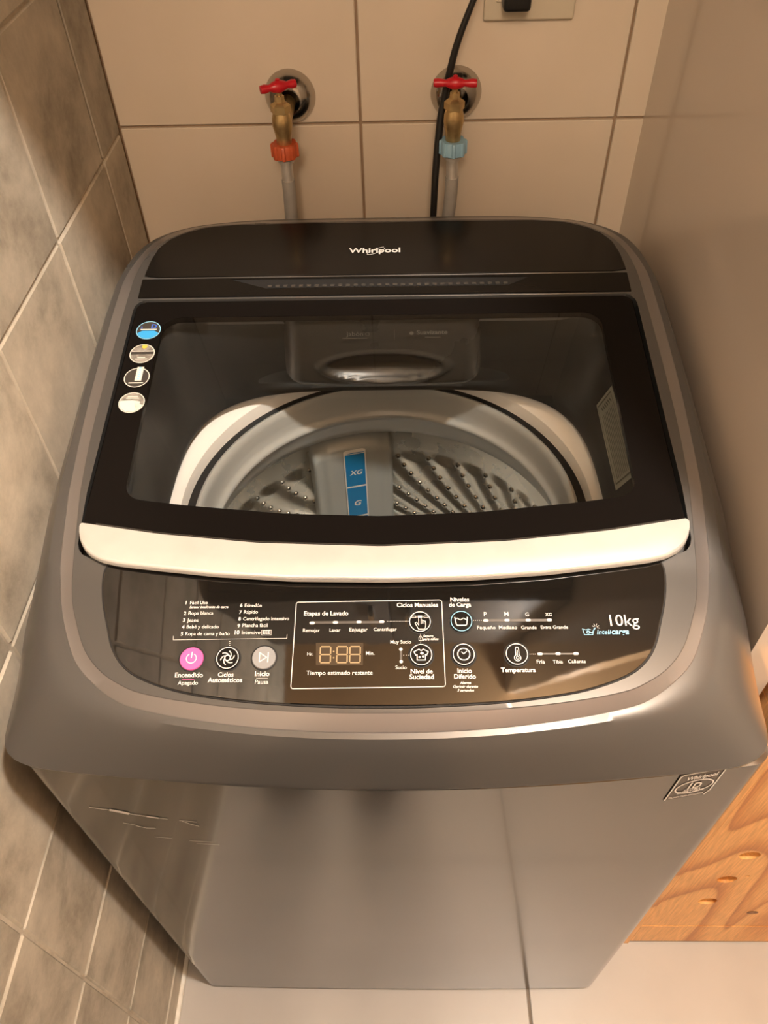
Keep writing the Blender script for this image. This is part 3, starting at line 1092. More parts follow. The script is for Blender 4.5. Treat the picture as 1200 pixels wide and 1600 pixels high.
# rear hinge strip with the vent recess
bm = bmesh.new()
hs = [bm.verts.new((x, y, H(y) + dz)) for dz in (-0.004, 0.0012) for x, y in ((CX - 0.2462, 0.4318), (CX + 0.2450, 0.4318), (CX + 0.2450, 0.4580), (CX - 0.2462, 0.4580))]
for q in ((0, 1, 2, 3), (4, 5, 6, 7), (0, 1, 5, 4), (1, 2, 6, 5), (2, 3, 7, 6), (3, 0, 4, 7)):
    bm.faces.new([hs[i] for i in q])
strip = bmo('hinge_strip', bm, M_black, wm)
bm = bmesh.new()
tq = ((-0.126, 0.4425), (0.118, 0.4425), (0.141, 0.4545), (-0.164, 0.4565))
vs = [bm.verts.new((x, y, H(y) + dz)) for dz in (-0.0028, 0.02) for x, y in tq]
for q in ((0, 1, 2, 3), (4, 5, 6, 7), (0, 1, 5, 4), (1, 2, 6, 5), (2, 3, 7, 6), (3, 0, 4, 7)):
    bm.faces.new([vs[i] for i in q])
cut = bmo('cut', bm, M_black)
apply_bool(strip, [cut])
P = Print(lambda x, y: (x, y, H(y) + 0.0005))
P.poly(tq)
P.build('vent_recess', M_gap, wm)
bm = bmesh.new()
for k in range(31):
    x = -0.124 + 0.0079 * k
    add_box(bm, (x, 0.4436, H(0.445) + 0.0001), (x + 0.0042, 0.4476, H(0.445) + 0.0014))
vg = bmo('vent_grille', bm, M_vent, wm)
vg['kind'] = 'stuff'
# thin grey bars modelled in place of the highlights along the strip edges
for yy, x0_, x1_ in ((0.4293, CX - 0.2455, CX + 0.2445), (0.4594, CX - 0.2468, CX + 0.2455)):
    box('edge_highlight', (x0_, yy - 0.0007, H(yy) - 0.003), (x1_, yy + 0.0007, H(yy) + 0.0011), M_cover, wm, 0.0003, 1)
# logo panel behind it
rp = sym([(0, .4612), (.12, .4612), (.2452, .4612), (.2456, .470), (.2448, .495), (.241, .518), (.232, .535), (.219, .547), (.197, .558), (.163, .563), (.08, .564), (0, .564)], smooth=False)
rpr = resample(rp, 240, (CX, 0.51))
RC = (CX, 0.51)
rpan = loft('logo_panel', [[(x, y, H(y) - 0.002) for x, y in rpr], [(x, y, H(y) + 0.0008) for x, y in rpr], [(x, y, H(y) + 0.0012) for x, y in scale_r(rpr, RC, 0.0006)]], M_black, wm, cap1=True, sharp=15)
P = Print(lambda x, y: (x, y, H(y) + 0.0017))
P.text('Whirlpool', -0.0440, 0.0100, 0.5010, True)
P.build('logo_print', M_print, rpan)
# swoosh ring round the "lp"
P = Print(lambda x, y: (x, y, H(y) + 0.0018))
el = []
for k in range(35):
    a = math.radians(20 + 320 * k / 34)
    ex, ey = 0.0112 * math.cos(a), 0.0034 * math.sin(a)
    t = math.radians(36)
    el.append((-0.0152 + ex * math.cos(t) - ey * math.sin(t), 0.5040 + ex * math.sin(t) + ey * math.cos(t)))
P.line(el, 0.0008)
P.build('logo_swoosh', M_print, rpan)

# ---- round stickers down the left side of the lid


def lf(dz):
    return lambda x, y: (x, y, LZ(y) + dz)


SR = 0.0120
for k, (sx, sy) in enumerate(((-0.2352, 0.387), (-0.2360, 0.3565), (-0.2358, 0.3265), (-0.2352, 0.2965))):
    P = Print(lf(0.0004))
    P.disc((sx, sy), SR, 40)
    st = P.build('lid_sticker', [M_stk_dark, M_stk_grey, M_stk_dark, M_stk_grey][k], wm)
    st['label'] = ['round blue sticker with 3 D', 'round grey sticker with yellow dot', 'round dark sticker with upright blue and white strip', 'round sticker with white drum picture'][k]
    P = Print(lf(0.0007))
    P.ring((sx, sy), SR - 0.0005, 0.0008, 40)
    P.build('sticker_rim', M_stk_white if k else M_cyan, st)
    Pw = Print(lf(0.0007))
    if k == 0:
        Pb = Print(lf(0.0006))
        Pb.poly([(sx + 0.0108 * math.cos(math.radians(a)), sy + 0.0108 * math.sin(math.radians(a))) for a in range(200, 341, 10)] + [(sx + 0.006, sy - 0.0005), (sx - 0.006, sy - 0.0005)])
        Pb.build('sticker_picture', mat('sticker_bright_blue', (0.04, 0.34, 0.72), 0.4), st)
        Pd = Print(lf(0.0008))
        Pd.text('3', sx - 0.0080, sx - 0.0034, sy + 0.0022, True)
        Pd.text('D', sx + 0.0022, sx + 0.0075, sy + 0.0022, True)
        Pd.build('sticker_letters', M_deepblue, st)
        Pw.line([(sx - 0.0075, sy + 0.0010), (sx + 0.0075, sy + 0.0010)], 0.0013)
    elif k == 1:
        Py = Print(lf(0.0008))
        Py.disc((sx + 0.0010, sy + 0.0088), 0.0026, 18)
        Py.build('sticker_picture', M_yellow, st)
        Pd = Print(lf(0.0006))
        Pd.poly([(sx - 0.0112, sy - 0.0008), (sx + 0.0112, sy - 0.0008), (sx + 0.0105, sy + 0.0022), (sx - 0.0105, sy + 0.0022)])
        Pd.build('sticker_picture', M_stk_dark, st)
        Pw.line([(sx - 0.0100, sy + 0.0030), (sx + 0.0100, sy + 0.0030)], 0.0010)
        Pw.line([(sx - 0.0035, sy - 0.0050), (sx + 0.0035, sy - 0.0050)], 0.0010)
        Pw.line([(sx - 0.0055, sy - 0.0068), (sx + 0.0055, sy - 0.0068)], 0.0010)
    elif k == 2:
        Pw.poly([(sx - 0.0015, sy - 0.0040), (sx + 0.0048, sy - 0.0040), (sx + 0.0048, sy + 0.0130), (sx - 0.0015, sy + 0.0130)])
        Pw.line([(sx - 0.0062, sy - 0.0066), (sx + 0.0066, sy - 0.0066)], 0.0012)
        Pc = Print(lf(0.0010))
        for j in range(6):
            yy = sy - 0.0028 + j * 0.0027
            Pc.poly([(sx + 0.0006, yy), (sx + 0.0028, yy), (sx + 0.0028, yy + 0.0018), (sx + 0.0006, yy + 0.0018)])
        Pc.build('sticker_picture', M_cyan, st)
    else:
        Pw.poly([(sx + 0.0108 * math.cos(math.radians(a)), sy + 0.0108 * math.sin(math.radians(a))) for a in range(170, 330, 10)] + [(sx + 0.0075, sy + 0.0012), (sx, sy + 0.0026)])
        Pw.poly([(sx + 0.002, sy + 0.001), (sx + 0.0105, sy - 0.0030), (sx + 0.0072, sy - 0.0098), (sx + 0.0042, sy - 0.0050)])
        Pw.line([(sx - 0.0045, sy + 0.0068), (sx + 0.0045, sy + 0.0068)], 0.0010)
        Pw.line([(sx - 0.0055, sy + 0.0050), (sx + 0.0055, sy + 0.0050)], 0.0009)
    Pw.build('sticker_print', M_stk_white, st)

# ---- inside: paper label on the right funnel wall
lab = [(0.2130, 0.2290, 0.8300), (0.2110, 0.3420, 0.8350), (0.2080, 0.3640, 0.7920), (0.2065, 0.2480, 0.7880)]


def labf(u, v, off=0.0):
    a, b, c, d = [Vector(q) for q in lab]
    p = (a * (1 - u) + b * u) * (1 - v) + (d * (1 - u) + c * u) * v
    return (p.x - off, p.y, p.z)


P = Print(lambda u, v: labf(u, v))
P.poly([(0, 0), (1, 0), (1, 1), (0, 1)])
pl = P.build('paper_label', M_stlab, wm)
P = Print(lambda u, v: labf(u, v, 0.0008))
P.line([(0.05, 0.10), (0.95, 0.10), (0.95, 0.90), (0.05, 0.90)], 0.016, True)
for k in range(9):
    P.line([(0.09, 0.18 + 0.075 * k), (0.80, 0.18 + 0.075 * k)], 0.022)
for k in range(6):
    P.line([(0.86, 0.18 + 0.1 * k), (0.90, 0.24 + 0.1 * k)], 0.03)
P.build('label_print', M_stline, pl)

# ---- detergent dispenser at the rear of the opening
V, F = [], []
nx, nz = 90, 40
X0, X1, Z0, Z1 = -0.113, 0.094, 0.776, 0.868
for j in range(nz + 1):
    for i in range(nx + 1):
        u, v = i / nx, j / nz
        x = X0 + (X1 - X0) * u
        z = Z0 + (Z1 - Z0) * v
        y = 0.413 - 0.006 * v
        # corners fall back
        e = min(u, 1 - u) * (X1 - X0)
        if e < 0.02:
            y += 0.012 * (1 - e / 0.02) ** 2
        if v < 0.16:
            y += 0.010 * (1 - v / 0.16) ** 2
        # bulge in the middle and the oval finger recess
        y -= 0.006 * math.exp(-((x + 0.008) / 0.075) ** 4) * math.exp(-((z - 0.80) / 0.035) ** 2)
        q = ((x + 0.008) / 0.060) ** 2 + ((z - 0.810) / 0.0175) ** 2
        if q < 1:
            y += 0.016 * (1 - q) ** 0.6
        elif q < 1.45:
            y -= 0.0022 * math.sin((q - 1) / 0.45 * math.pi)
        V.append((x, y, z))
for j in range(nz):
    for i in range(nx):
        a = j * (nx + 1) + i
        F.append((a, a + 1, a + nx + 2, a + nx + 1))
dsp = obj('detergent_drawer', V, F, M_disp, wm)
box('drawer_housing', (-0.150, 0.424, 0.774), (0.130, 0.446, 0.866), M_funnel, wm, 0.006)
P = Print(lambda x, z: (x, 0.4035 + 0.006 * (0.868 - z) / 0.09 - 0.0002, z))
P.text('Jabón', -0.0450, -0.0279, 0.8515, None)
P.line([(-0.0488, 0.8487), (-0.0240, 0.8485)], 0.0008)
P.ring((-0.0235, 0.8535), 0.0020, 0.0005, 16)
P.build('drawer_print', M_dim, dsp)
P = Print(lambda x, z: (x, 0.4035 + 0.006 * (0.868 - z) / 0.09 - 0.0002, z))
P.text('Suavizante', 0.0256, 0.0563, 0.8525, True)
P.line([(0.0341, 0.8487), (0.0495, 0.8485)], 0.0008)
P.disc((0.0205, 0.8540), 0.0022)
P.line([(0.0035, 0.859), (0.0035, 0.846)], 0.0003)
P.build('drawer_print', M_dim, dsp)

# ---- tub ring, balance ring, drum
TX, TY = -0.007, 0.29
lathe('tub_ring', [(0.2060, 0.69), (0.2060, 0.728), (0.2072, 0.7350), (0.2110, 0.7380), (0.2350, 0.7425), (0.2720, 0.7480), (0.2750, 0.740), (0.2750, 0.30)], TX, TY, M_white, wm, seg=160, cap0=False, cap1=False)
lathe('balance_ring', [(0.1985, 0.66), (0.1985, 0.716), (0.1965, 0.7225), (0.1930, 0.7240), (0.1905, 0.7215), (0.1895, 0.7150), (0.1885, 0.7050), (0.1875, 0.6950), (0.1850, 0.6905), (0.1825, 0.6890), (0.1812, 0.6860), (0.1822, 0.6835),
                       (0.1860, 0.6800), (0.1890, 0.6720), (0.1930, 0.6600), (0.1985, 0.6470), (0.2020, 0.6440), (0.2100, 0.6440)], TX, TY, M_bal, wm, seg=160, cap0=False, cap1=False, sharp=60)

lathe('ring_gap_shade', [(0.1986, 0.716), (0.2059, 0.720)], TX, TY, M_gap, wm, seg=120, cap0=False, cap1=False)  # dark band laid between the two rings to stand for the shade there


def row_th(s):
    return 100 * s + 1200 * s * s


PER = 10.4


def drum_h(th, z):
    s = 0.588 - z
    if s < 0 or s > 0.26:
        return 0.0
    fade = min(1, s / 0.014) * min(1, max(0, (0.26 - s) / 0.02))
    q = (th - 3.1 - row_th(max(0, 0.579 - z)))
    f = (q / PER) % 1.0
    # a raised band between the rows of holes, steep on one side
    w_ = 0.5 - 0.5 * math.cos(2 * math.pi * f)
    w_ = w_ ** 0.8
    return 0.0032 * fade * w_


V, F = [], []
NT, NZ = 720, 130
zz = np.linspace(0.648, 0.33, NZ + 1)
for z in zz:
    for i in range(NT):
        th = -180 + 360 * i / NT
        r = 0.225 - drum_h(th, z)
        V.append((TX + r * math.sin(math.radians(th)), TY + r * math.cos(math.radians(th)), z))
for j in range(NZ):
    for i in range(NT):
        k = (i + 1) % NT
        F.append((j * NT + i, j * NT + k, (j + 1) * NT + k, (j + 1) * NT + i))
drum = obj('drum', V, F, M_steel, wm)
lathe('drum_base', [(0.226, 0.329), (0.215, 0.320), (0.15, 0.318), (0.10, 0.330), (0.04, 0.352), (0.0, 0.356)], TX, TY, M_bal, wm, seg=64, cap0=False, cap1=False)
# holes: little dimples along each row
bm = bmesh.new()
for n in range(-17, 18):
    t0 = 3.1 + PER * n
    for z in (0.579, 0.5625, 0.547, 0.531, 0.5175, 0.505, 0.4945, 0.4845, 0.475, 0.466, 0.456, 0.445, 0.434, 0.42):
        th = math.radians(t0 + row_th(0.579 - z))
        if abs(math.degrees(th)) > 178:
            continue
        er = Vector((math.sin(th), math.cos(th), 0))
        et = Vector((math.cos(th), -math.sin(th), 0))
        ez = Vector((0, 0, 1))
        c = Vector((TX, TY, z)) + er * (0.2247 - drum_h(math.degrees(th), z))
        rr_ = []
        for rad, off in ((0.0038, -0.0004), (0.0030, 0.0016), (0.0023, 0.0018), (0.0019, 0.0002)):
            rr_.append([bm.verts.new(c - er * off + (et * math.cos(a) + ez * math.sin(a)) * rad) for a in [2 * math.pi * q / 8 for q in range(8)]])
        for a, b in zip(rr_[:-1], rr_[1:]):
            for q in range(8):
                bm.faces.new((a[q], a[(q + 1) % 8], b[(q + 1) % 8], b[q]))
        f = bm.faces.new(rr_[-1])
        f.material_index = 1
me = bpy.data.meshes.new('drum_hole')
bm.to_mesh(me)
bm.free()
me.materials.append(M_steel)
me.materials.append(M_hole)
me.polygons.foreach_set('use_smooth', [True] * len(me.polygons))
ho = bpy.data.objects.new('drum_hole', me)
C.objects.link(ho)
ho.parent = wm
ho.matrix_parent_inverse = Matrix.Translation(-wm.location)
ho['kind'] = 'stuff'
fix(ho, 50)

# lint filter box on the rear of the drum, with the load level sticker
THC = math.radians(-13.4)
er = Vector((math.sin(THC), math.cos(THC), 0))
et = Vector((math.cos(THC), -math.sin(THC), 0))
FO = Vector((TX, TY, 0))


def fpt(a, z, r):
    return FO + er * r + et * a + Vector((0, 0, z))


V, F = [], []
na, nz = 36, 44
for j in range(nz + 1):
    zf = j / nz
    for i in range(na + 1):
        u = -1 + 2 * i / na
        a = 0.0565 * u
        ztop = 0.636 - 0.016 * abs(u) ** 3
        z = 0.38 + (ztop - 0.38) * zf
        e = (1 - abs(u))
        r = 0.1965 + (0.028 * (1 - e / 0.10) ** 2 if e < 0.10 else 0) + 0.0012 * u * u
        if 0.12 < e < 0.38:
            r += 0.0015 * math.sin((e - 0.12) / 0.26 * math.pi)
        tt = (ztop - z)
        if tt < 0.018:
            r += 0.024 * (1 - tt / 0.018) ** 2
        V.append(fpt(a, z, min(r, 0.226)))
for j in range(nz):
    for i in range(na):
        a = j * (na + 1) + i
        F.append((a, a + 1, a + na + 2, a + na + 1))
flt = obj('lint_filter', V, F, M_filter, wm)
SA = 0.0015


def sf(off):
    return lambda a, z: fpt(SA + a, z, 0.1955 - off)


P = Print(sf(0.0004))
P.poly([(-0.0145, 0.43), (0.0145, 0.43), (0.0145, 0.6225), (0.010, 0.6245), (-0.010, 0.6245), (-0.0145, 0.6225)])
stk = P.build('level_sticker', M_print, wm)
P = Print(sf(0.0007))
for z0, z1 in ((0.5585, 0.6165), (0.499, 0.5555), (0.44, 0.496)):
    P.poly([(-0.0130, z0), (0.0130, z0), (0.0130, z1), (-0.0130, z1)])
P.poly([(-0.0125, 0.6180), (0.0130, 0.6180), (0.0130, 0.6188), (-0.004, 0.6196)])
P.build('sticker_field', M_blue, stk)
P = Print(sf(0.0010))
for a_ in (('XG', -0.0085, 0.0095, 0.5795), ('G', -0.0045, 0.0055, 0.5200), ('M', -0.0055, 0.0055, 0.4600)):
    P = Print(sf(0.0010))
    P.text(*a_, True, True)
    P.build('sticker_letters', M_print, stk)

# ---- badge on the cabinet front, upper right
def cab_y(x, z):
    return front_y(x) - front_y(W2 - rc) - 0.0125 * (z / 0.757) ** 3 * max(0, 1 - (x / 0.2675) ** 2)


def bf(off):
    def f(u, v):
        x = 0.2130 + 0.0335 * u + 0.0015 * v
        z = 0.699 + 0.0085 * u + 0.0495 * v
        return (x, cab_y(x, z) - 0.0006 - off, z)
    return f


P = Print(bf(0.0))
P.poly([(0, 0), (1, 0), (1, 1), (0, 1)])
M_badge = mat('dark_badge', (0.10, 0.09, 0.08), 0.25, metal=0.5)
bd = P.build('badge', M_badge, wm)
P = Print(bf(0.0004))
P.line([(0.03, 0.02), (0.03, 0.93), (0.09, 0.98), (0.92, 0.98), (0.97, 0.93), (0.97, 0.16), (0.90, 0.02)], 0.035)
P.text('Whirlpool', 0.20, 0.86, 0.74, True, False, 1.2)
P.ring((0.51, 0.44), 0.40, 0.035, 48, 0, 360, 0.24)
P.line([(0.40, 0.60), (0.40, 0.36)], 0.04)
P.text('D', 0.48, 0.66, 0.37, True, False, 1.1)
P.text('SISTEMA', 0.33, 0.70, 0.285, None, False, 1.2)
P.text('EXPERT DRIVE', 0.22, 0.80, 0.215, True, False, 1.2)
P.text('TECNOLOGÍA EXCLUSIVA', 0.08, 0.86, 0.06, None, False, 1.4)
P.build('badge_print', M_print, bd)
# white scratches on the cabinet front, upper left
for pts_, wd in (([(-0.2502, 0.6775), (-0.2323, 0.6750)], 0.0007), ([(-0.2323, 0.6750), (-0.2240, 0.6722), (-0.2201, 0.6703)], 0.0034), ([(-0.2201, 0.6703), (-0.2040, 0.6662)], 0.0008), ([(-0.2040, 0.6662), (-0.1960, 0.6645)], 0.0018), ([(-0.1960, 0.6645), (-0.1880, 0.6630)], 0.0006),
                  ([(-0.1760, 0.6600), (-0.1700, 0.6540), (-0.1640, 0.6500)], 0.0005), ([(-0.178, 0.6615), (-0.1640, 0.6600)], 0.0005), ([(-0.2200, 0.6420), (-0.2120, 0.6380), (-0.2040, 0.6390)], 0.0006), ([(-0.2300, 0.6470), (-0.2200, 0.6440)], 0.0004), ([(-0.18, 0.612), (-0.16, 0.611)], 0.0003), ([(-0.175, 0.605), (-0.155, 0.6045)], 0.0003), ([(-0.21, 0.617), (-0.195, 0.616)], 0.0003)):
    P = Print(lambda x, z: (x, cab_y(x, z) - 0.0005, z))
    P.line(pts_, wd * 1.5)
    P.build('scratch', M_print, wm)

# ------------------------------------------------------------------ taps, hoses


def faucet(x, label, ang):
    t = empty('faucet', (x, 0.70, 0.972), label, 'tap')
    # domed chrome flange on the wall (lathe about the wall normal)
    prof = [(0.0290, 0.0), (0.0285, 0.0015), (0.0262, 0.007), (0.0215, 0.0135), (0.0150, 0.0175), (0.0125, 0.0180), (0.0120, 0.012)]
    rings = [[(x + 0.003 + r * math.cos(2 * math.pi * k / 48), 0.6995 - d, 0.9715 + r * math.sin(2 * math.pi * k / 48)) for k in range(48)] for r, d in prof]
    loft('flange', rings, M_flange, t, True, False)
    z = 0.0
    bx_ = x - 0.002
    tube('inlet_pipe', [(x, 0.690, 0.968), (x - 0.0008, 0.668, 0.965), (bx_, 0.650, 0.962)], [0.0095, 0.0092, 0.0085], M_brass, t, 20, 4)
    lathe('valve_body', [(0.0066, 0.938), (0.0084, 0.941), (0.0086, 0.949), (0.0098, 0.955), (0.0112, 0.962), (0.0108, 0.969), (0.0094, 0.974), (0.0090, 0.976)], bx_, 0.645, M_brass, t, 28)
    lathe('bonnet_nut', [(0.0098, 0.9745), (0.0112, 0.9755), (0.0112, 0.9825), (0.0096, 0.9840), (0.0055, 0.986), (0.0052, 0.992)], bx_, 0.645, M_brass, t, 6, sharp=25)
    lathe('stem', [(0.0032, 0.984), (0.0032, 0.9995)], bx_, 0.645, M_brass, t, 14)
    # red T handle: a hub and a waisted bar
    bm = bmesh.new()
    me_ = []
    dx, dy = math.cos(ang), math.sin(ang)
    rings = []
    L = 0.0235 if x > 0 else 0.0205
    for s, r in ((-L, 0.0012), (-L + 0.0006, 0.0040), (-L + 0.005, 0.0046), (-0.010, 0.0034), (-0.006, 0.0052), (0.0, 0.0068), (0.006, 0.0052), (0.010, 0.0034), (L - 0.005, 0.0046), (L - 0.0006, 0.0040), (L, 0.0012)):
        rings.append([(bx_ + dx * s - dy * r * math.cos(a), 0.645 + dy * s + dx * r * math.cos(a), 1.0010 + r * math.sin(a)) for a in [2 * math.pi * k / 18 for k in range(18)]])
    bm.free()
    loft('handle', rings, M_red, t, True, True, sharp=70)
    lathe('handle_screw', [(0.0022, 1.0060), (0.0026, 1.0085), (0.0012, 1.0092)], bx_, 0.645, M_red, t, 12)
    return t


faucet(-0.1170, 'brass tap with twisted red T handle above the orange nut, left of the two taps', math.radians(26))
faucet(0.0720, 'brass tap with level red T handle behind black cord, above the pale blue nut', math.radians(-4))


def hose(x, m, label, px):
    t = empty('water_hose', (x, 0.645, 0.72), label, 'hose', None)
    # winged coupling nut
    seg = 72
    rings = []
    for z, k in ((0.9265, 0.90), (0.9275, 1.0), (0.9405, 1.0), (0.9420, 0.93), (0.9420, 0.6)):
        ring = []
        for i in range(seg):
            a = 2 * math.pi * i / seg
            r = 0.0140 + (0.0018 if (math.cos(8 * a) > 0.45) else 0.0)
            ring.append((x + r * k * math.cos(a), 0.645 + r * k * math.sin(a), z))
        rings.append(ring)
    nut = loft('coupling_nut', rings, m, t, True, True, sharp=40)
    lathe('ferrule', [(0.0090, 0.926), (0.0090, 0.921), (0.0070, 0.9200), (0.0068, 0.898), (0.0074, 0.8955)], x, 0.645, M_ferr, t, 24)
    tube('tube', px, 0.0076, M_hose, t, 18, 6)
    return t


hose(-0.1195, M_orange, 'grey water hose with a ribbed orange nut hanging from the left tap', [(-0.1195, 0.645, 0.9), (-0.1200, 0.645, 0.875), (-0.1215, 0.645, 0.845), (-0.124, 0.642, 0.80), (-0.125, 0.632, 0.76), (-0.125, 0.605, 0.73), (-0.125, 0.590, 0.725)])
hose(0.0705, M_bluenut, 'grey water hose with a ribbed pale blue nut hanging beside the black cord', [(0.0708, 0.645, 0.9), (0.0700, 0.645, 0.875), (0.0675, 0.645, 0.845), (0.0640, 0.642, 0.80), (0.0600, 0.632, 0.76), (0.0600, 0.605, 0.73), (0.0600, 0.590, 0.725)])

# outlet plate, plug and cord
t = empty('wall_outlet', (0.1475, 0.70, 1.09), 'pale ivory outlet plate on the back wall, at the top edge of the photo', 'outlet')
box('cover_plate', (0.1000, 0.6925, 1.0445), (0.1955, 0.6998, 1.125), M_plate, t, 0.0025, 3)
box('socket', (0.112, 0.6905, 1.062), (0.150, 0.6940, 1.110), M_plate, t, 0.001, 1)
c = empty('power_cord', (0.05, 0.66, 0.70), 'thin black power cord hanging from the outlet in front of the right tap flange', 'cord')
tube('cable', [(0.131, 0.664, 1.100), (0.127, 0.660, 1.118), (0.110, 0.660, 1.118), (0.0945, 0.660, 1.092), (0.0845, 0.6600, 1.070), (0.0715, 0.6605, 1.035), (0.0640, 0.6615, 1.003), (0.0600, 0.6620, 0.980), (0.0560, 0.6590, 0.955), (0.0520, 0.6520, 0.905), (0.0500, 0.6450, 0.850), (0.0460, 0.642, 0.80), (0.040, 0.632, 0.76), (0.036, 0.605, 0.735), (0.036, 0.590, 0.73)], [0.0028] * 3 + [0.0030, 0.0032, 0.0036, 0.0040, 0.0042, 0.0044, 0.0042, 0.0040] + [0.004] * 4, M_cord, c, 12, 8)
box('plug', (0.117, 0.662, 1.060), (0.145, 0.6900, 1.104), M_cord, c, 0.004, 3)

# ------------------------------------------------------------------ plywood cabinet on the right
pc = empty('plywood_cabinet', (0.7, 0.3, 0.0), 'low orange-brown plywood cabinet with round finger holes, standing right of the washing machine', 'cabinet')
FY = 0.062
box('side_panel', (0.3265, FY - 0.002, 0.0), (0.3445, 0.56, 0.690), M_ply, pc, 0.0008, 1)
dr = box('front_panel', (0.3455, FY, 0.0875), (0.86, FY + 0.018, 0.685), M_ply, pc, 0.0008, 1)
cuts = []
for hx, hz, hr, dp in ((0.4052, 0.3740, 0.0120, 0.011), (0.4045, 0.2900, 0.0120, 0.011), (0.4058, 0.2020, 0.0120, 0.011), (0.4260, 0.3020, 0.0028, 0.008)):
    bm = bmesh.new()
    bmesh.ops.create_cone(bm, cap_ends=True, segments=40, radius1=hr, radius2=hr, depth=2 * dp)
    for v in bm.verts:
        v.co = Vector((hx + v.co.x, FY + v.co.z, hz + v.co.y))
    cuts.append(bmo('cut', bm, M_ply))
apply_bool(dr, cuts)
box('plinth', (0.3455, FY, 0.0055), (0.86, FY + 0.018, 0.0855), M_ply, pc, 0.0008, 1)
box('top_panel', (0.3265, FY - 0.004, 0.6905), (0.88, 0.56, 0.7085), M_ply, pc, 0.0008, 1)
box('side_panel', (0.8615, FY - 0.002, 0.0), (0.8795, 0.56, 0.690), M_ply, pc, 0.0008, 1)
box('bottom_panel', (0.3455, FY + 0.019, 0.068), (0.8605, 0.56, 0.0855), M_plyend, pc)
kn = []
P = Print(lambda x, z: (x, FY - 0.0004, z))
P.disc((0.480, 0.152), 0.0075, 20, 0.006)
kk = P.build('knot', mat('dark_knot', (0.16, 0.065, 0.02), 0.5, noise=(150, (0.30, 0.13, 0.04), 4, 0.4, 0.6)), pc)


# ------------------------------------------------------------------ the photographer, standing behind the camera (seen only as a dark reflection)
def figure():
    J = {'pel': ((-0.06, -0.455, 0.80), 0.115), 'bel': ((-0.06, -0.46, 0.93), 0.112), 'che': ((-0.05, -0.46, 1.12), 0.125), 'nek': ((-0.03, -0.44, 1.285), 0.050), 'nk2': ((-0.02, -0.43, 1.34), 0.045),
         'shl': ((-0.20, -0.46, 1.235), 0.055), 'ell': ((-0.26, -0.47, 1.00), 0.040), 'wrl': ((-0.13, -0.345, 1.17), 0.026), 'pal': ((-0.085, -0.315, 1.235), 0.028),
         'shr': ((0.11, -0.46, 1.235), 0.055), 'elr': ((0.19, -0.47, 1.00), 0.040), 'wrr': ((0.10, -0.345, 1.17), 0.026), 'par': ((0.080, -0.315, 1.235), 0.028),
         'hil': ((-0.145, -0.45, 0.76), 0.088), 'knl': ((-0.175, -0.325, 0.43), 0.066), 'anl': ((-0.185, -0.300, 0.095), 0.060), 'hel': ((-0.185, -0.330, 0.040), 0.042), 'tol': ((-0.175, -0.225, 0.040), 0.044),
         'hir': ((0.025, -0.45, 0.76), 0.088), 'knr': ((0.005, -0.325, 0.43), 0.066), 'anr': ((-0.015, -0.300, 0.095), 0.060), 'her': ((-0.015, -0.330, 0.040), 0.042), 'tor': ((-0.040, -0.220, 0.040), 0.044)}
    E_ = [('pel', 'bel'), ('bel', 'che'), ('che', 'nek'), ('nek', 'nk2'), ('che', 'shl'), ('shl', 'ell'), ('ell', 'wrl'), ('wrl', 'pal'), ('che', 'shr'), ('shr', 'elr'), ('elr', 'wrr'), ('wrr', 'par'),
          ('pel', 'hil'), ('hil', 'knl'), ('knl', 'anl'), ('anl', 'hel'), ('anl', 'tol'), ('pel', 'hir'), ('hir', 'knr'), ('knr', 'anr'), ('anr', 'her'), ('anr', 'tor')]
    ks = list(J)
    V = [J[k][0] for k in ks]
    R = [J[k][1] for k in ks]
    E2 = [(ks.index(a), ks.index(b)) for a, b in E_]
    for side, w0 in ((-1, 'pal'), (1, 'par')):
        p = Vector(J[w0][0])
        for q, (ox, L) in enumerate(((0.024, 0.034), (0.009, 0.044), (-0.006, 0.048), (-0.021, 0.043), (-0.034, 0.034))):
            a = p + Vector((side * ox * 0.8, 0.004, 0.010 - abs(ox) * 0.2))
            b = a + Vector((-side * 0.008, 0.004 - 0.010, L * 0.6))
            c_ = b + Vector((-side * 0.014, 0.002, L * 0.4))
            k = len(V)
            V += [tuple(a), tuple(b), tuple(c_)]
            R += [0.009, 0.0085, 0.0075]
            E2 += [(ks.index(w0), k), (k, k + 1), (k + 1, k + 2)]
    me = bpy.data.meshes.new('body')
    me.from_pydata(V, E2, [])
    o = bpy.data.objects.new('body', me)
    C.objects.link(o)
    md = o.modifiers.new('skin', 'SKIN')
    for i, r_ in enumerate(R):
        me.skin_vertices[0].data[i].radius = (r_, r_)
    me.skin_vertices[0].data[0].use_root = True
    md.use_smooth_shade = True
    sb = o.modifiers.new('sub', 'SUBSURF')
    sb.levels = sb.render_levels = 2
    bpy.context.view_layer.update()
    dg = bpy.context.evaluated_depsgraph_get()
    m2 = bpy.data.meshes.new_from_object(o.evaluated_get(dg), depsgraph=dg)
    o.modifiers.clear()
    o.data = m2
    return o


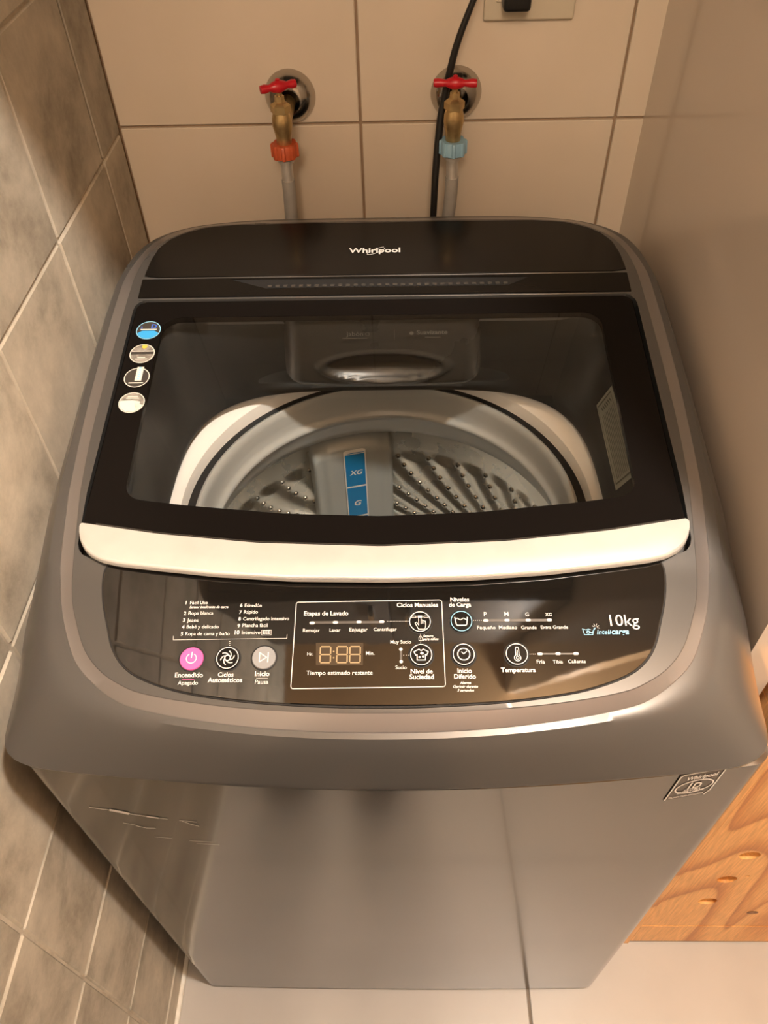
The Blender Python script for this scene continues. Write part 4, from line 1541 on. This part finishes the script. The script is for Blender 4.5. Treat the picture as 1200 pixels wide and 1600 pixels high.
M_cloth = mat('dark_clothing', (0.025, 0.024, 0.026), 0.9, noise=(90, (0.035, 0.033, 0.035), 4, 0.4, 0.6))
M_skin = mat('skin', (0.52, 0.32, 0.22), 0.5)
M_hair = mat('dark_hair', (0.02, 0.014, 0.010), 0.6)
pe = empty('person', (-0.06, -0.45, 0.0), 'person in dark clothes standing in front of the washing machine with raised hands', 'person')
bo_ = figure()
bo_.parent = pe
bo_.matrix_parent_inverse = Matrix.Translation(-pe.location)
bo_.data.materials.clear()
bo_.data.materials.append(M_cloth)
bo_.data.materials.append(M_skin)
for p in bo_.data.polygons:
    z_, y_ = p.center.z, p.center.y
    if (z_ > 1.285 and abs(p.center.x + 0.02) < 0.07) or (y_ > -0.365 and z_ > 1.14):
        p.material_index = 1
bm = bmesh.new()
bmesh.ops.create_uvsphere(bm, u_segments=28, v_segments=20, radius=1.0)
for v in bm.verts:
    x, y, z = v.co
    k = 1 - 0.22 * max(0, -z) ** 1.5
    nose = 0.020 * math.exp(-((x / 0.16) ** 2)) * math.exp(-(((z + 0.12) / 0.22) ** 2)) if y > 0.5 else 0
    v.co = Vector((0.070 * x * k, 0.086 * y * k + nose, 0.105 * z))
bmesh.ops.rotate(bm, verts=bm.verts, cent=(0, 0, 0), matrix=Matrix.Rotation(math.radians(-22), 3, 'X'))
bmesh.ops.translate(bm, verts=bm.verts, vec=(-0.015, -0.405, 1.425))
hd = bmo('head', bm, M_skin, pe, 80)
bm = bmesh.new()
bmesh.ops.create_uvsphere(bm, u_segments=28, v_segments=20, radius=1.0)
bmesh.ops.delete(bm, geom=[v for v in bm.verts if v.co.z < -0.1 + 0.75 * max(0, v.co.y)], context='VERTS')
for v in bm.verts:
    v.co = Vector((0.075 * v.co.x, 0.091 * v.co.y - 0.003, 0.110 * v.co.z + 0.003))
bmesh.ops.rotate(bm, verts=bm.verts, cent=(0, 0, 0), matrix=Matrix.Rotation(math.radians(-22), 3, 'X'))
bmesh.ops.translate(bm, verts=bm.verts, vec=(-0.015, -0.405, 1.425))
bmo('hair', bm, M_hair, hd, 80)
